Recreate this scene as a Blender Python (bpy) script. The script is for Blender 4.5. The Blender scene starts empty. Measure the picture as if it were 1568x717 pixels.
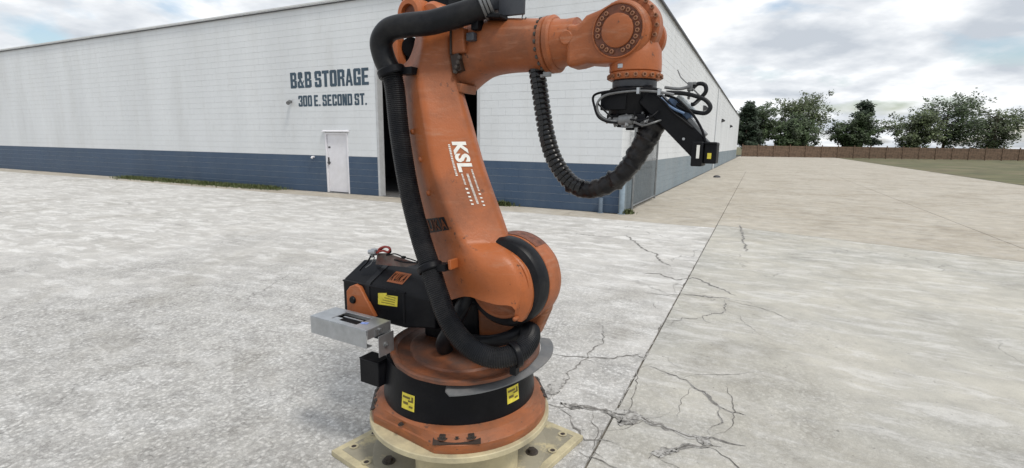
import bpy, bmesh, math, random
from mathutils import Vector, Matrix, Euler
random.seed(7)
PI = math.pi
sc = bpy.context.scene
COL = sc.collection

# ------------------------------------------------------------------ camera
cam_d = bpy.data.cameras.new('camera'); cam = bpy.data.objects.new('camera', cam_d); COL.objects.link(cam)
cam_d.sensor_width = 36.0; cam_d.lens = 36.0 * 763.12 / 1568.0; cam_d.clip_start = 0.05; cam_d.clip_end = 2000
CP, CR = 0.1803, 0.0134
fw = Vector((0, math.cos(CP), -math.sin(CP))); r0 = Vector((1, 0, 0)); u0 = r0.cross(fw)
cr = r0 * math.cos(CR) + u0 * math.sin(CR); cu = -r0 * math.sin(CR) + u0 * math.cos(CR)
cam.matrix_world = Matrix(((cr.x, cu.x, -fw.x, 0), (cr.y, cu.y, -fw.y, 0), (cr.z, cu.z, -fw.z, 1.6), (0, 0, 0, 1)))
sc.camera = cam

# ------------------------------------------------------------------ sky, sun, exposure
SUN_EL, SUN_AZ = math.radians(58), math.radians(140)     # azimuth clockwise from +Y: behind the camera, to the right
world = bpy.data.worlds.new('World'); sc.world = world; world.use_nodes = True
wn = world.node_tree; wn.nodes.clear()
def N(nt, t, **kw):
    n = nt.nodes.new(t)
    for k, v in kw.items(): setattr(n, k, v)
    return n
def build_world():
    nt = wn; L = nt.links.new
    out = N(nt, 'ShaderNodeOutputWorld'); bg = N(nt, 'ShaderNodeBackground'); bg.inputs['Strength'].default_value = 0.12
    sky = N(nt, 'ShaderNodeTexSky', sky_type='NISHITA'); sky.sun_disc = False
    sky.sun_elevation = SUN_EL; sky.sun_rotation = SUN_AZ; sky.air_density = 1.2; sky.dust_density = 2.0
    tc = N(nt, 'ShaderNodeTexCoord'); sep = N(nt, 'ShaderNodeSeparateXYZ'); L(tc.outputs['Generated'], sep.inputs[0])
    zz = N(nt, 'ShaderNodeMath', operation='MAXIMUM'); L(sep.outputs['Z'], zz.inputs[0]); zz.inputs[1].default_value = 0.0
    za = N(nt, 'ShaderNodeMath', operation='ADD'); L(zz.outputs[0], za.inputs[0]); za.inputs[1].default_value = 0.22
    dx = N(nt, 'ShaderNodeMath', operation='DIVIDE'); L(sep.outputs['X'], dx.inputs[0]); L(za.outputs[0], dx.inputs[1])
    dy = N(nt, 'ShaderNodeMath', operation='DIVIDE'); L(sep.outputs['Y'], dy.inputs[0]); L(za.outputs[0], dy.inputs[1])
    cx = N(nt, 'ShaderNodeCombineXYZ'); L(dx.outputs[0], cx.inputs[0]); L(dy.outputs[0], cx.inputs[1]); cx.inputs[2].default_value = 3.7
    n1 = N(nt, 'ShaderNodeTexNoise'); n1.inputs['Scale'].default_value = 1.9; n1.inputs['Detail'].default_value = 9; n1.inputs['Roughness'].default_value = 0.52; n1.inputs['Distortion'].default_value = 0.35
    L(cx.outputs[0], n1.inputs['Vector'])
    n2 = N(nt, 'ShaderNodeTexNoise'); n2.inputs['Scale'].default_value = 3.1; n2.inputs['Detail'].default_value = 7; n2.inputs['Roughness'].default_value = 0.5
    mp = N(nt, 'ShaderNodeMapping'); mp.inputs['Location'].default_value = (5.3, 2.1, 9.0); L(cx.outputs[0], mp.inputs[0]); L(mp.outputs[0], n2.inputs['Vector'])
    cov = N(nt, 'ShaderNodeValToRGB'); cov.color_ramp.elements[0].position = 0.33; cov.color_ramp.elements[1].position = 0.47; L(n1.outputs['Fac'], cov.inputs[0])
    shade = N(nt, 'ShaderNodeValToRGB'); e = shade.color_ramp.elements
    e[0].position = 0.36; e[0].color = (7.2, 7.3, 7.4, 1); e[1].position = 0.66; e[1].color = (3.7, 4.0, 4.4, 1)
    m = e.new(0.50); m.color = (5.3, 5.5, 5.75, 1)
    L(n2.outputs['Fac'], shade.inputs[0])
    mix = N(nt, 'ShaderNodeMix', data_type='RGBA'); L(cov.outputs[0], mix.inputs['Factor']); L(sky.outputs[0], mix.inputs['A']); L(shade.outputs[0], mix.inputs['B'])
    L(mix.outputs['Result'], bg.inputs['Color']); L(bg.outputs[0], out.inputs['Surface'])
build_world()
sun_d = bpy.data.lights.new('sun', 'SUN'); sun_d.energy = 1.5; sun_d.angle = math.radians(11); sun_d.color = (1.0, 0.955, 0.88)
sun = bpy.data.objects.new('sun', sun_d); COL.objects.link(sun)
sd = Vector((math.sin(SUN_AZ) * math.cos(SUN_EL), math.cos(SUN_AZ) * math.cos(SUN_EL), math.sin(SUN_EL)))
sun.rotation_euler = sd.to_track_quat('Z', 'Y').to_euler(); sun.location = sd * 60
vs = sc.view_settings
vs.view_transform = 'Standard'; vs.look = 'None'; vs.gamma = 1.0; vs.use_curve_mapping = False; vs.exposure = 0.42
sc.render.resolution_x = 1024; sc.render.resolution_y = 468
sc.render.engine = 'CYCLES'

# ------------------------------------------------------------------ materials
MATS = {}
def mat(name, col, rough=0.5, metal=0.0, var=0.12, vscale=6.0, dirt=None, dirt_amt=0.0, dirt_scale=3.0, bump=0.0, bscale=40.0, col2=None, spec=0.5, stretch=None, dlo=0.45, dhi=0.7, coat=0.0, chips=None, chip_scale=24.0, scuff=None, wcoord=None):
    """procedural paint / metal / rubber: base colour with noise variation, optional dirt patches, fine bump"""
    m = bpy.data.materials.new(name); m.use_nodes = True; nt = m.node_tree; L = nt.links.new
    b = nt.nodes['Principled BSDF']; b.inputs['Roughness'].default_value = rough; b.inputs['Metallic'].default_value = metal
    b.inputs['Specular IOR Level'].default_value = spec; b.inputs['Coat Weight'].default_value = coat
    tc = N(nt, 'ShaderNodeTexCoord'); src = tc.outputs['Object']
    if wcoord:
        gm = N(nt, 'ShaderNodeNewGeometry'); mq = N(nt, 'ShaderNodeMapping'); mq.inputs['Scale'].default_value = wcoord; L(gm.outputs['Position'], mq.inputs[0]); src = mq.outputs[0]
    if stretch:
        mp = N(nt, 'ShaderNodeMapping'); mp.inputs['Scale'].default_value = stretch; L(src, mp.inputs[0]); src = mp.outputs[0]
    n = N(nt, 'ShaderNodeTexNoise'); n.inputs['Scale'].default_value = vscale; n.inputs['Detail'].default_value = 6; n.inputs['Roughness'].default_value = 0.6; L(src, n.inputs['Vector'])
    c2 = col2 or tuple(c * (1 - 2.2 * var) for c in col); c1 = col if col2 else tuple(min(1, c * (1 + var)) for c in col)
    rp = N(nt, 'ShaderNodeValToRGB'); rp.color_ramp.elements[0].position = 0.3; rp.color_ramp.elements[1].position = 0.7
    rp.color_ramp.elements[0].color = (*c2, 1); rp.color_ramp.elements[1].color = (*c1, 1); L(n.outputs['Fac'], rp.inputs[0])
    cur = rp.outputs[0]
    if dirt:
        n3 = N(nt, 'ShaderNodeTexNoise'); n3.inputs['Scale'].default_value = dirt_scale; n3.inputs['Detail'].default_value = 8; n3.inputs['Roughness'].default_value = 0.68
        mp2 = N(nt, 'ShaderNodeMapping'); mp2.inputs['Location'].default_value = (3.1, 7.7, 1.3); L(src, mp2.inputs[0]); L(mp2.outputs[0], n3.inputs['Vector'])
        r3 = N(nt, 'ShaderNodeValToRGB'); r3.color_ramp.elements[0].position = dlo; r3.color_ramp.elements[1].position = dhi
        r3.color_ramp.elements[0].color = (0, 0, 0, 1); r3.color_ramp.elements[1].color = (dirt_amt,) * 3 + (1,); L(n3.outputs['Fac'], r3.inputs[0])
        mx = N(nt, 'ShaderNodeMix', data_type='RGBA'); L(r3.outputs[0], mx.inputs['Factor']); L(cur, mx.inputs['A']); mx.inputs['B'].default_value = (*dirt, 1); cur = mx.outputs['Result']
        mr = N(nt, 'ShaderNodeMath', operation='MULTIPLY_ADD'); L(r3.outputs[0], mr.inputs[0]); mr.inputs[1].default_value = 0.3; mr.inputs[2].default_value = rough; mr.use_clamp = True
        L(mr.outputs[0], b.inputs['Roughness'])
    def overlay(cur, scale, lo, hi, colr, mscale, amt, loc, det=4, st=None):
        s_ = src
        if st:
            m_ = N(nt, 'ShaderNodeMapping'); m_.inputs['Scale'].default_value = st; m_.inputs['Rotation'].default_value = (0.3, 0.2, 0.5); L(src, m_.inputs[0]); s_ = m_.outputs[0]
        mpp = N(nt, 'ShaderNodeMapping'); mpp.inputs['Location'].default_value = loc; L(s_, mpp.inputs[0])
        a_ = N(nt, 'ShaderNodeTexNoise'); a_.inputs['Scale'].default_value = scale; a_.inputs['Detail'].default_value = det; a_.inputs['Roughness'].default_value = 0.65; L(mpp.outputs[0], a_.inputs['Vector'])
        r_ = N(nt, 'ShaderNodeValToRGB'); r_.color_ramp.elements[0].position = lo; r_.color_ramp.elements[1].position = hi; L(a_.outputs['Fac'], r_.inputs[0])
        b_ = N(nt, 'ShaderNodeTexNoise'); b_.inputs['Scale'].default_value = mscale; b_.inputs['Detail'].default_value = 3; L(mpp.outputs[0], b_.inputs['Vector'])
        q_ = N(nt, 'ShaderNodeValToRGB'); q_.color_ramp.elements[0].position = 0.42; q_.color_ramp.elements[1].position = 0.60; q_.color_ramp.elements[1].color = (amt, amt, amt, 1); L(b_.outputs['Fac'], q_.inputs[0])
        k_ = N(nt, 'ShaderNodeMath', operation='MULTIPLY'); L(r_.outputs[0], k_.inputs[0]); L(q_.outputs[0], k_.inputs[1])
        x_ = N(nt, 'ShaderNodeMix', data_type='RGBA'); L(k_.outputs[0], x_.inputs['Factor']); L(cur, x_.inputs['A']); x_.inputs['B'].default_value = (*colr, 1); return x_.outputs['Result']
    if scuff: cur = overlay(cur, 9.0, 0.52, 0.70, scuff, 1.7, 0.55, (1.7, 4.2, 8.8), 8, (1.0, 1.0, 5.0))
    if chips: cur = overlay(cur, chip_scale, 0.64, 0.68, chips, 3.0, 0.85, (9.1, 2.2, 5.5), 3)
    L(cur, b.inputs['Base Color'])
    if bump:
        nb = N(nt, 'ShaderNodeTexNoise'); nb.inputs['Scale'].default_value = bscale; nb.inputs['Detail'].default_value = 5; L(src, nb.inputs['Vector'])
        bp = N(nt, 'ShaderNodeBump'); bp.inputs['Strength'].default_value = bump; bp.inputs['Distance'].default_value = 0.01; L(nb.outputs['Fac'], bp.inputs['Height']); L(bp.outputs[0], b.inputs['Normal'])
    MATS[name] = m; return m
ORANGE = mat('orange_paint', (0.385, 0.110, 0.032), 0.43, var=0.11, vscale=2.2, dirt=(0.14, 0.058, 0.032), dirt_amt=0.8, dirt_scale=2.6, bump=0.12, bscale=110, spec=0.4, chips=(0.085, 0.040, 0.025), scuff=(0.40, 0.20, 0.12))
ORANGE_D = mat('dusty_orange_paint', (0.32, 0.098, 0.030), 0.48, var=0.14, vscale=5, dirt=(0.105, 0.058, 0.036), dirt_amt=0.75, dirt_scale=5, dlo=0.38, dhi=0.72, bump=0.10, bscale=60, stretch=(1, 1, 3), chips=(0.06, 0.035, 0.025), scuff=(0.36, 0.22, 0.15))
BLACK = mat('black_paint', (0.0048, 0.0053, 0.0075), 0.40, var=0.15, dirt=(0.04, 0.038, 0.037), dirt_amt=0.20, dirt_scale=4, bump=0.06, bscale=70, spec=0.16)
RUBBER = mat('black_rubber', (0.0075, 0.0085, 0.011), 0.38, spec=0.20, var=0.15, dirt=(0.06, 0.057, 0.055), dirt_amt=0.3, dirt_scale=7, bump=0.05, bscale=60)
FABRIC = mat('black_wrap', (0.004, 0.004, 0.006), 0.30, var=0.2, dirt=(0.07, 0.058, 0.05), dirt_amt=0.3, dirt_scale=14, bump=0.9, bscale=22, spec=0.3)
CHAIN = mat('glossy_black_plastic', (0.006, 0.0065, 0.008), 0.24, spec=0.45, var=0.2, dirt=(0.05, 0.045, 0.042), dirt_amt=0.3, dirt_scale=20)
STEEL = mat('galvanised_steel', (0.47, 0.49, 0.51), 0.36, metal=0.8, var=0.10, vscale=12, dirt=(0.30, 0.29, 0.28), dirt_amt=0.4, dirt_scale=9, bump=0.04, bscale=80)
GREYMETAL = mat('grey_metal', (0.22, 0.225, 0.23), 0.45, metal=0.6, var=0.15, vscale=18, dirt=(0.08, 0.075, 0.07), dirt_amt=0.5, dirt_scale=14)
BOLT = mat('bolt_steel', (0.10, 0.085, 0.075), 0.5, metal=0.6, var=0.2, vscale=30)
BOLT_O = mat('painted_bolt', (0.36, 0.15, 0.07), 0.45, var=0.15, vscale=40, dirt=(0.08, 0.05, 0.04), dirt_amt=0.6, dirt_scale=30)
GRIMY = mat('grimy_orange_paint', (0.24, 0.075, 0.026), 0.45, var=0.2, vscale=4, dirt=(0.055, 0.038, 0.032), dirt_amt=0.85, dirt_scale=4.5, dlo=0.36, dhi=0.62, bump=0.08, bscale=60, stretch=(1, 1, 3))
DARKGAP = mat('recess_shade_brown', (0.03, 0.016, 0.010), 0.5, var=0.2)  # dark brown painted in for shade in gaps, holes and recesses
DARKRING = mat('greasy_shaded_orange', (0.19, 0.055, 0.022), 0.5, var=0.2, vscale=25, dirt=(0.03, 0.02, 0.015), dirt_amt=0.6, dirt_scale=25)  # grease on the drum; painted shade in the cap recess and cover groove
GREYPLATE = mat('grey_plastic_guard', (0.13, 0.135, 0.14), 0.55, var=0.1, dirt=(0.30, 0.28, 0.26), dirt_amt=0.4, dirt_scale=8)
CREAM = mat('cream_paint', (0.56, 0.49, 0.31), 0.55, var=0.08, vscale=5, dirt=(0.27, 0.24, 0.17), dirt_amt=0.75, dirt_scale=6, dlo=0.40, dhi=0.66, bump=0.06)
CREAM_D = mat('dusty_cream_plate', (0.29, 0.265, 0.20), 0.75, var=0.14, vscale=4, dirt=(0.52, 0.45, 0.28), dirt_amt=0.85, dirt_scale=7, dlo=0.52, dhi=0.60, bump=0.12, bscale=30)
YELLOW = mat('yellow_label', (0.74, 0.62, 0.06), 0.45, var=0.12, vscale=30)
YELLOW_P = mat('label_print', (0.16, 0.12, 0.02), 0.5, var=0.1)
WHITEPRINT = mat('white_print', (0.80, 0.79, 0.74), 0.5, var=0.05, vscale=40)
BLUEGREY = mat('blue_grey_box', (0.10, 0.17, 0.30), 0.4, var=0.15, vscale=20)
PALEBOX = mat('pale_module', (0.42, 0.46, 0.48), 0.4, var=0.1, vscale=20)
RED = mat('red_cable', (0.35, 0.04, 0.03), 0.45, var=0.1)
SLATE = mat('slate_panel', (0.045, 0.05, 0.062), 0.45, var=0.1, dirt=(0.12, 0.12, 0.12), dirt_amt=0.3, dirt_scale=5)

# ------------------------------------------------------------------ mesh helpers
def frame(axis):
    a = Vector(axis).normalized(); t = Vector((0, 0, 1)) if abs(a.z) < 0.9 else Vector((1, 0, 0))
    x = t.cross(a).normalized(); return x, a.cross(x).normalized(), a
class MB:
    def __init__(s): s.v = []; s.f = []
    def add(s, vs, fs):
        o = len(s.v); s.v += [tuple(p) for p in vs]; s.f += [tuple(i + o for i in f) for f in fs]; return s
    def box(s, c, size, M=None):
        x, y, z = [d / 2 for d in size]; vs = [Vector((i * x, j * y, k * z)) for i in (-1, 1) for j in (-1, 1) for k in (-1, 1)]
        if M: vs = [M @ p for p in vs]
        vs = [p + Vector(c) for p in vs]
        return s.add(vs, [(0, 1, 3, 2), (4, 6, 7, 5), (0, 4, 5, 1), (2, 3, 7, 6), (0, 2, 6, 4), (1, 5, 7, 3)])
    def rings(s, rs, cap0=True, cap1=True, closed=True):
        n = len(rs[0]); o = len(s.v)
        for r in rs: s.v += [tuple(p) for p in r]
        for i in range(len(rs) - 1):
            for j in range(n if closed else n - 1):
                k = (j + 1) % n; s.f.append((o + i * n + j, o + i * n + k, o + (i + 1) * n + k, o + (i + 1) * n + j))
        if cap0: s.f.append(tuple(o + j for j in range(n))[::-1])
        if cap1: s.f.append(tuple(o + (len(rs) - 1) * n + j for j in range(n)))
        return s
    def lathe(s, prof, origin=(0, 0, 0), axis=(0, 0, 1), n=48, a0=0, a1=2 * PI, caps=True):
        x, y, a = frame(axis); o = Vector(origin); full = abs(a1 - a0 - 2 * PI) < 1e-6
        m = n if full else n + 1; rs = []
        for r, h in prof:
            rs.append([o + a * h + (x * math.cos(a0 + (a1 - a0) * j / n) + y * math.sin(a0 + (a1 - a0) * j / n)) * max(r, 1e-4) for j in range(m)])
        return s.rings(rs, full and caps, full and caps, full)
    def tube(s, path, rad, n=12, caps=True):
        P = [Vector(p) for p in path]; rs = []; prev = None
        for i, p in enumerate(P):
            t = (P[min(i + 1, len(P) - 1)] - P[max(i - 1, 0)]).normalized()
            if prev is None: x, y, _ = frame(t)
            else:
                x = (prev - t * prev.dot(t)).normalized(); y = t.cross(x)
            prev = x; r = rad[i] if isinstance(rad, (list, tuple)) else rad
            rs.append([p + (x * math.cos(2 * PI * j / n) + y * math.sin(2 * PI * j / n)) * r for j in range(n)])
        return s.rings(rs, caps, caps)
    def prism(s, poly, d0, d1, f):
        """poly 2-D, f(a, b, d) -> 3-D point"""
        return s.rings([[f(a, b, d0) for a, b in poly], [f(a, b, d1) for a, b in poly]])
    def mesh(s, name, m, smooth=35):
        me = bpy.data.meshes.new(name); me.from_pydata(s.v, [], s.f)
        bm = bmesh.new(); bm.from_mesh(me); bmesh.ops.recalc_face_normals(bm, faces=bm.faces); bm.to_mesh(me); bm.free()
        me.materials.append(m)
        if smooth: me.shade_smooth(); me.set_sharp_from_angle(angle=math.radians(smooth))
        return me
    def build(s, name, m, parent=None, bevel=0, seg=2, smooth=35, subd=0):
        o = bpy.data.objects.new(name, s.mesh(name, m, smooth)); COL.objects.link(o)
        if parent: o.parent = parent
        if bevel:
            b = o.modifiers.new('bevel', 'BEVEL'); b.width = bevel; b.segments = seg; b.limit_method = 'ANGLE'; b.angle_limit = math.radians(40); b.harden_normals = False
        if subd:
            b = o.modifiers.new('subd', 'SUBSURF'); b.levels = subd; b.render_levels = subd
        return o
def spline(pts, n=8):
    """Catmull-Rom through the points"""
    P = [Vector(p) for p in pts]; P = [P[0] * 2 - P[1]] + P + [P[-1] * 2 - P[-2]]; out = []
    for i in range(1, len(P) - 2):
        a, b, c, d = P[i - 1:i + 3]
        for k in range(n):
            t = k / n; out.append(0.5 * ((2 * b) + (c - a) * t + (2 * a - 5 * b + 4 * c - d) * t * t + (3 * b - a - 3 * c + d) * t ** 3))
    out.append(P[-2]); return out
def resample(path, step):
    out = [path[0]]; acc = 0
    for a, b in zip(path, path[1:]):
        L = (b - a).length; d = step - acc
        while d <= L: out.append(a + (b - a) * (d / L)); d += step
        acc = (acc + L) % step if L + acc >= step else acc + L
    return out
def inst(name, me, loc, parent, rot=None):
    o = bpy.data.objects.new(name, me); COL.objects.link(o); o.parent = parent; o.location = loc
    if rot is not None: o.rotation_euler = rot
    return o
def tag(o, label, cat, group=None):
    o['label'] = label; o['category'] = cat
    if group: o['group'] = group
    return o
def empty(name, loc, rz=0, parent=None):
    o = bpy.data.objects.new(name, None); COL.objects.link(o); o.location = loc; o.rotation_euler = (0, 0, rz); o.empty_display_size = 0.1
    if parent: o.parent = parent
    return o
def structure(o): o['kind'] = 'structure'; return o
def stuff(o): o['kind'] = 'stuff'; return o
def text_mesh(name, txt, size, m, offset=0.0, extrude=0.001, sx=1.0, sp=1.0):
    c = bpy.data.curves.new(name, 'FONT'); c.body = txt; c.size = size; c.offset = offset; c.extrude = extrude; c.space_character = sp; c.resolution_u = 3
    o = bpy.data.objects.new(name, c); COL.objects.link(o); dg = bpy.context.evaluated_depsgraph_get()
    me = bpy.data.meshes.new_from_object(o.evaluated_get(dg)); COL.objects.unlink(o); bpy.data.objects.remove(o)
    xs = [v.co.x for v in me.vertices]; ys = [v.co.y for v in me.vertices]; x0, y0 = min(xs), min(ys)
    for v in me.vertices: v.co.x = (v.co.x - x0) * sx; v.co.y -= y0
    me.materials.clear(); me.materials.append(m); me.name = name
    return me, (max(xs) - x0) * sx, max(ys) - y0

# ================================================================== GROUND
def concrete(name, ca, cb, rough_amt, crack=1.0, speck=0.5, seed=0.0):
    m = bpy.data.materials.new(name); m.use_nodes = True; nt = m.node_tree; L = nt.links.new
    b = nt.nodes['Principled BSDF']; b.inputs['Roughness'].default_value = 0.88; b.inputs['Specular IOR Level'].default_value = 0.25
    g = N(nt, 'ShaderNodeNewGeometry'); mp = N(nt, 'ShaderNodeMapping'); mp.inputs['Location'].default_value = (seed, seed * 1.7, 0); mp.inputs['Rotation'].default_value = (0, 0, 0.4527); L(g.outputs['Position'], mp.inputs[0]); P = mp.outputs[0]
    def noise(scale, detail=6, r=0.6, dist=0.0, vec=None):
        n = N(nt, 'ShaderNodeTexNoise'); n.inputs['Scale'].default_value = scale; n.inputs['Detail'].default_value = detail; n.inputs['Roughness'].default_value = r; n.inputs['Distortion'].default_value = dist
        L(vec or P, n.inputs['Vector']); return n.outputs['Fac']
    def ramp(x, p0, p1, c0=(0, 0, 0), c1=(1, 1, 1)):
        r = N(nt, 'ShaderNodeValToRGB'); e = r.color_ramp.elements; e[0].position = p0; e[1].position = p1; e[0].color = (*c0, 1); e[1].color = (*c1, 1); L(x, r.inputs[0]); return r.outputs[0]
    def mix(f, a, bb, mode='MIX'):
        x = N(nt, 'ShaderNodeMix', data_type='RGBA', blend_type=mode)
        for s, v in (('Factor', f), ('A', a), ('B', bb)):
            if isinstance(v, (int, float)): x.inputs[s].default_value = v
            elif isinstance(v, tuple): x.inputs[s].default_value = (*v, 1)
            else: L(v, x.inputs[s])
        return x.outputs['Result']
    def math_(op, a, bb=None):
        x = N(nt, 'ShaderNodeMath', operation=op)
        for i, v in enumerate((a, bb)):
            if v is None: continue
            if isinstance(v, (int, float)): x.inputs[i].default_value = v
            else: L(v, x.inputs[i])
        return x.outputs[0]
    c = mix(ramp(noise(0.55, 5, 0.55, 0.4), 0.35, 0.65), ca, cb)
    c = mix(ramp(noise(3.3, 8, 0.68), 0.36, 0.70), c, mix(1.0, c, (0.74, 0.74, 0.75), 'MULTIPLY'))
    # worn, washed-out pale laitance streaks running across the slab
    st = N(nt, 'ShaderNodeMapping'); st.inputs['Scale'].default_value = (1.0, 2.6, 1); L(P, st.inputs[0])
    pale = ramp(noise(1.7, 10, 0.76, 0.5, st.outputs[0]), 0.49, 0.59)
    c = mix(math_('MULTIPLY', pale, 0.80 * rough_amt), c, (0.72, 0.71, 0.69))
    # exposed aggregate; its fade with distance paints in the brighter grazing view
    ds = N(nt, 'ShaderNodeVectorMath', operation='DISTANCE'); L(g.outputs['Position'], ds.inputs[0]); ds.inputs[1].default_value = (-2.6, 2.2, 0)
    mask = ramp(math_('ADD', noise(0.6, 5, 0.62, 0.3), math_('MULTIPLY', ds.outputs['Value'], -0.075)), 0.02, 0.30)
    mask = math_('MULTIPLY', mask, rough_amt)
    v = N(nt, 'ShaderNodeTexVoronoi'); v.inputs['Scale'].default_value = 46
    vj = N(nt, 'ShaderNodeTexNoise'); vj.inputs['Scale'].default_value = 23; vj.inputs['Detail'].default_value = 4; L(P, vj.inputs['Vector'])
    vk = N(nt, 'ShaderNodeVectorMath', operation='MULTIPLY_ADD'); L(vj.outputs['Color'], vk.inputs[0]); vk.inputs[1].default_value = (0.05, 0.05, 0.05); L(P, vk.inputs[2]); L(vk.outputs[0], v.inputs['Vector'])
    peb = ramp(v.outputs['Color'], 0.20, 0.85, (0.27, 0.262, 0.25), (0.74, 0.73, 0.71))
    edge = ramp(v.outputs['Distance'], 0.25, 0.62, (1, 1, 1), (0.5, 0.5, 0.5))
    peb = mix(1.0, peb, edge, 'MULTIPLY')
    c = mix(math_('MULTIPLY', mask, math_('ADD', math_('MULTIPLY', noise(4.5, 6, 0.7), 1.1), -0.05)), c, peb)
    fine = noise(150, 3, 0.7)
    c = mix(speck, c, mix(1.0, c, ramp(fine, 0.3, 0.72, (0.55, 0.55, 0.55), (1.35, 1.35, 1.35)), 'MULTIPLY'))
    pit = ramp(noise(26, 3, 0.55), 0.66, 0.72)
    c = mix(math_('MULTIPLY', pit, 0.55), c, (0.15, 0.145, 0.14))
    stain = ramp(noise(0.75, 7, 0.66, 0.8), 0.52, 0.68)
    c = mix(math_('MULTIPLY', stain, 0.50), c, mix(1.0, c, (0.62, 0.60, 0.56), 'MULTIPLY'))
    # fine cracks with ragged edges
    wob = N(nt, 'ShaderNodeTexNoise'); wob.inputs['Scale'].default_value = 2.4; wob.inputs['Detail'].default_value = 8; L(P, wob.inputs['Vector'])
    va = N(nt, 'ShaderNodeVectorMath', operation='MULTIPLY_ADD'); L(wob.outputs['Color'], va.inputs[0]); va.inputs[1].default_value = (0.75, 0.75, 0); L(P, va.inputs[2])
    v2 = N(nt, 'ShaderNodeTexVoronoi', feature='DISTANCE_TO_EDGE'); v2.inputs['Scale'].default_value = 0.55; L(va.outputs[0], v2.inputs['Vector'])
    ck = ramp(v2.outputs['Distance'], 0.0012, 0.0050, (1, 1, 1), (0, 0, 0))
    ck = math_('MULTIPLY', ck, ramp(noise(0.9, 3), 0.48, 0.60)); ck = math_('MULTIPLY', ck, crack)
    c = mix(math_('MULTIPLY', ck, 0.55), c, (0.10, 0.095, 0.088))
    L(c, b.inputs['Base Color'])
    h = math_('ADD', math_('MULTIPLY', noise(48, 6, 0.7), 0.6), math_('MULTIPLY', v.outputs['Distance'], math_('MULTIPLY', mask, -0.8)))
    h = math_('ADD', h, math_('MULTIPLY', ck, -1.2)); h = math_('ADD', h, math_('MULTIPLY', pale, 0.35))
    bp = N(nt, 'ShaderNodeBump'); bp.inputs['Strength'].default_value = 0.55; bp.inputs['Distance'].default_value = 0.012; L(h, bp.inputs['Height']); L(bp.outputs[0], b.inputs['Normal'])
    return m
CONC_A = concrete('weathered_concrete', (0.52, 0.505, 0.475), (0.62, 0.605, 0.575), 1.0, 1.0, 0.55)
CONC_B = concrete('smoother_concrete', (0.44, 0.43, 0.39), (0.55, 0.525, 0.46), 0.5, 0.8, 0.4, 4.0)
CONC_C = concrete('tan_concrete', (0.43, 0.385, 0.315), (0.50, 0.46, 0.39), 0.25, 0.6, 0.35, 9.0)
DIRT = mat('dry_grass_ground', (0.12, 0.12, 0.055), 0.95, var=0.25, vscale=0.6, dirt=(0.20, 0.16, 0.10), dirt_amt=0.8, dirt_scale=0.25)
JOINT = mat('joint_dirt', (0.15, 0.135, 0.11), 0.95, var=0.3, vscale=9)
CRACK = mat('crack_dirt', (0.17, 0.16, 0.145), 0.95, var=0.3, vscale=12, dirt=(0.20, 0.19, 0.175), dirt_amt=0.9, dirt_scale=10, dlo=0.42, dhi=0.6)
SPALL = mat('spalled_concrete', (0.25, 0.24, 0.225), 0.95, var=0.35, vscale=35, dirt=(0.44, 0.43, 0.41), dirt_amt=0.9, dirt_scale=18, dlo=0.47, dhi=0.56, bump=0.8, bscale=45)

YAW = 0.4527
BCX, BCY = 2.494, 11.647
def b2w(x, y, z=0): return Vector((BCX + x * math.cos(YAW) + y * math.sin(YAW), BCY - x * math.sin(YAW) + y * math.cos(YAW), z))
gmb = MB(); gmb.add([(-700, -400, -0.06), (700, -400, -0.06), (700, 900, -0.06), (-700, 900, -0.06)], [(0, 1, 2, 3)])
ground = structure(gmb.build('ground', DIRT, smooth=0))
jb = MB(); jb.add([b2w(-46, -30, -0.012), b2w(14, -30, -0.012), b2w(14, 92, -0.012), b2w(-46, 92, -0.012)], [(0, 1, 2, 3)]); jb.build('joint_bed', JOINT, ground, smooth=0)
def slab(x0, x1, y0, y1, m, poly=None):
    p = poly or [(x0, y0), (x1, y0), (x1, y1), (x0, y1)]
    mb = MB(); mb.rings([[b2w(a, b, -0.05) for a, b in p], [b2w(a, b, 0) for a, b in p]]); return mb.build('concrete_slab', m, ground, smooth=0)
JX = 2.21
slab(-45, JX - 0.007, -29, -1.012, CONC_A)
slab(0, 0, 0, 0, CONC_B, [(JX + 0.007, -29), (6.9, -29), (6.9, -2.1), (JX + 0.007, -0.62)])
slab(6.915, 13.8, -29, -2.1, CONC_B)
slab(0, 0, 0, 0, CONC_C, [(0.05, -0.10), (JX - 0.007, -0.60), (JX - 0.007, 24), (0.05, 24)])
slab(0, 0, 0, 0, CONC_C, [(JX + 0.007, -0.60), (6.9, -2.08), (6.9, 24), (JX + 0.007, 24)])
slab(6.915, 13.8, -2.08, 24, CONC_C)
slab(0.05, 13.8, 24.015, 90, CONC_C)
xs = [-45, -34, -28, -22, -16, -10.2, -6.0, -1.05]
for a, b in zip(xs, xs[1:]): slab(a + 0.006, b - 0.006, -1.0, -0.03, CONC_C)
slab(0, 0, 0, 0, CONC_C, [(-1.044, -1.0), (JX - 0.007, -1.0), (JX - 0.007, -0.612), (0.05, -0.112), (-1.044, -0.03)])
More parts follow.
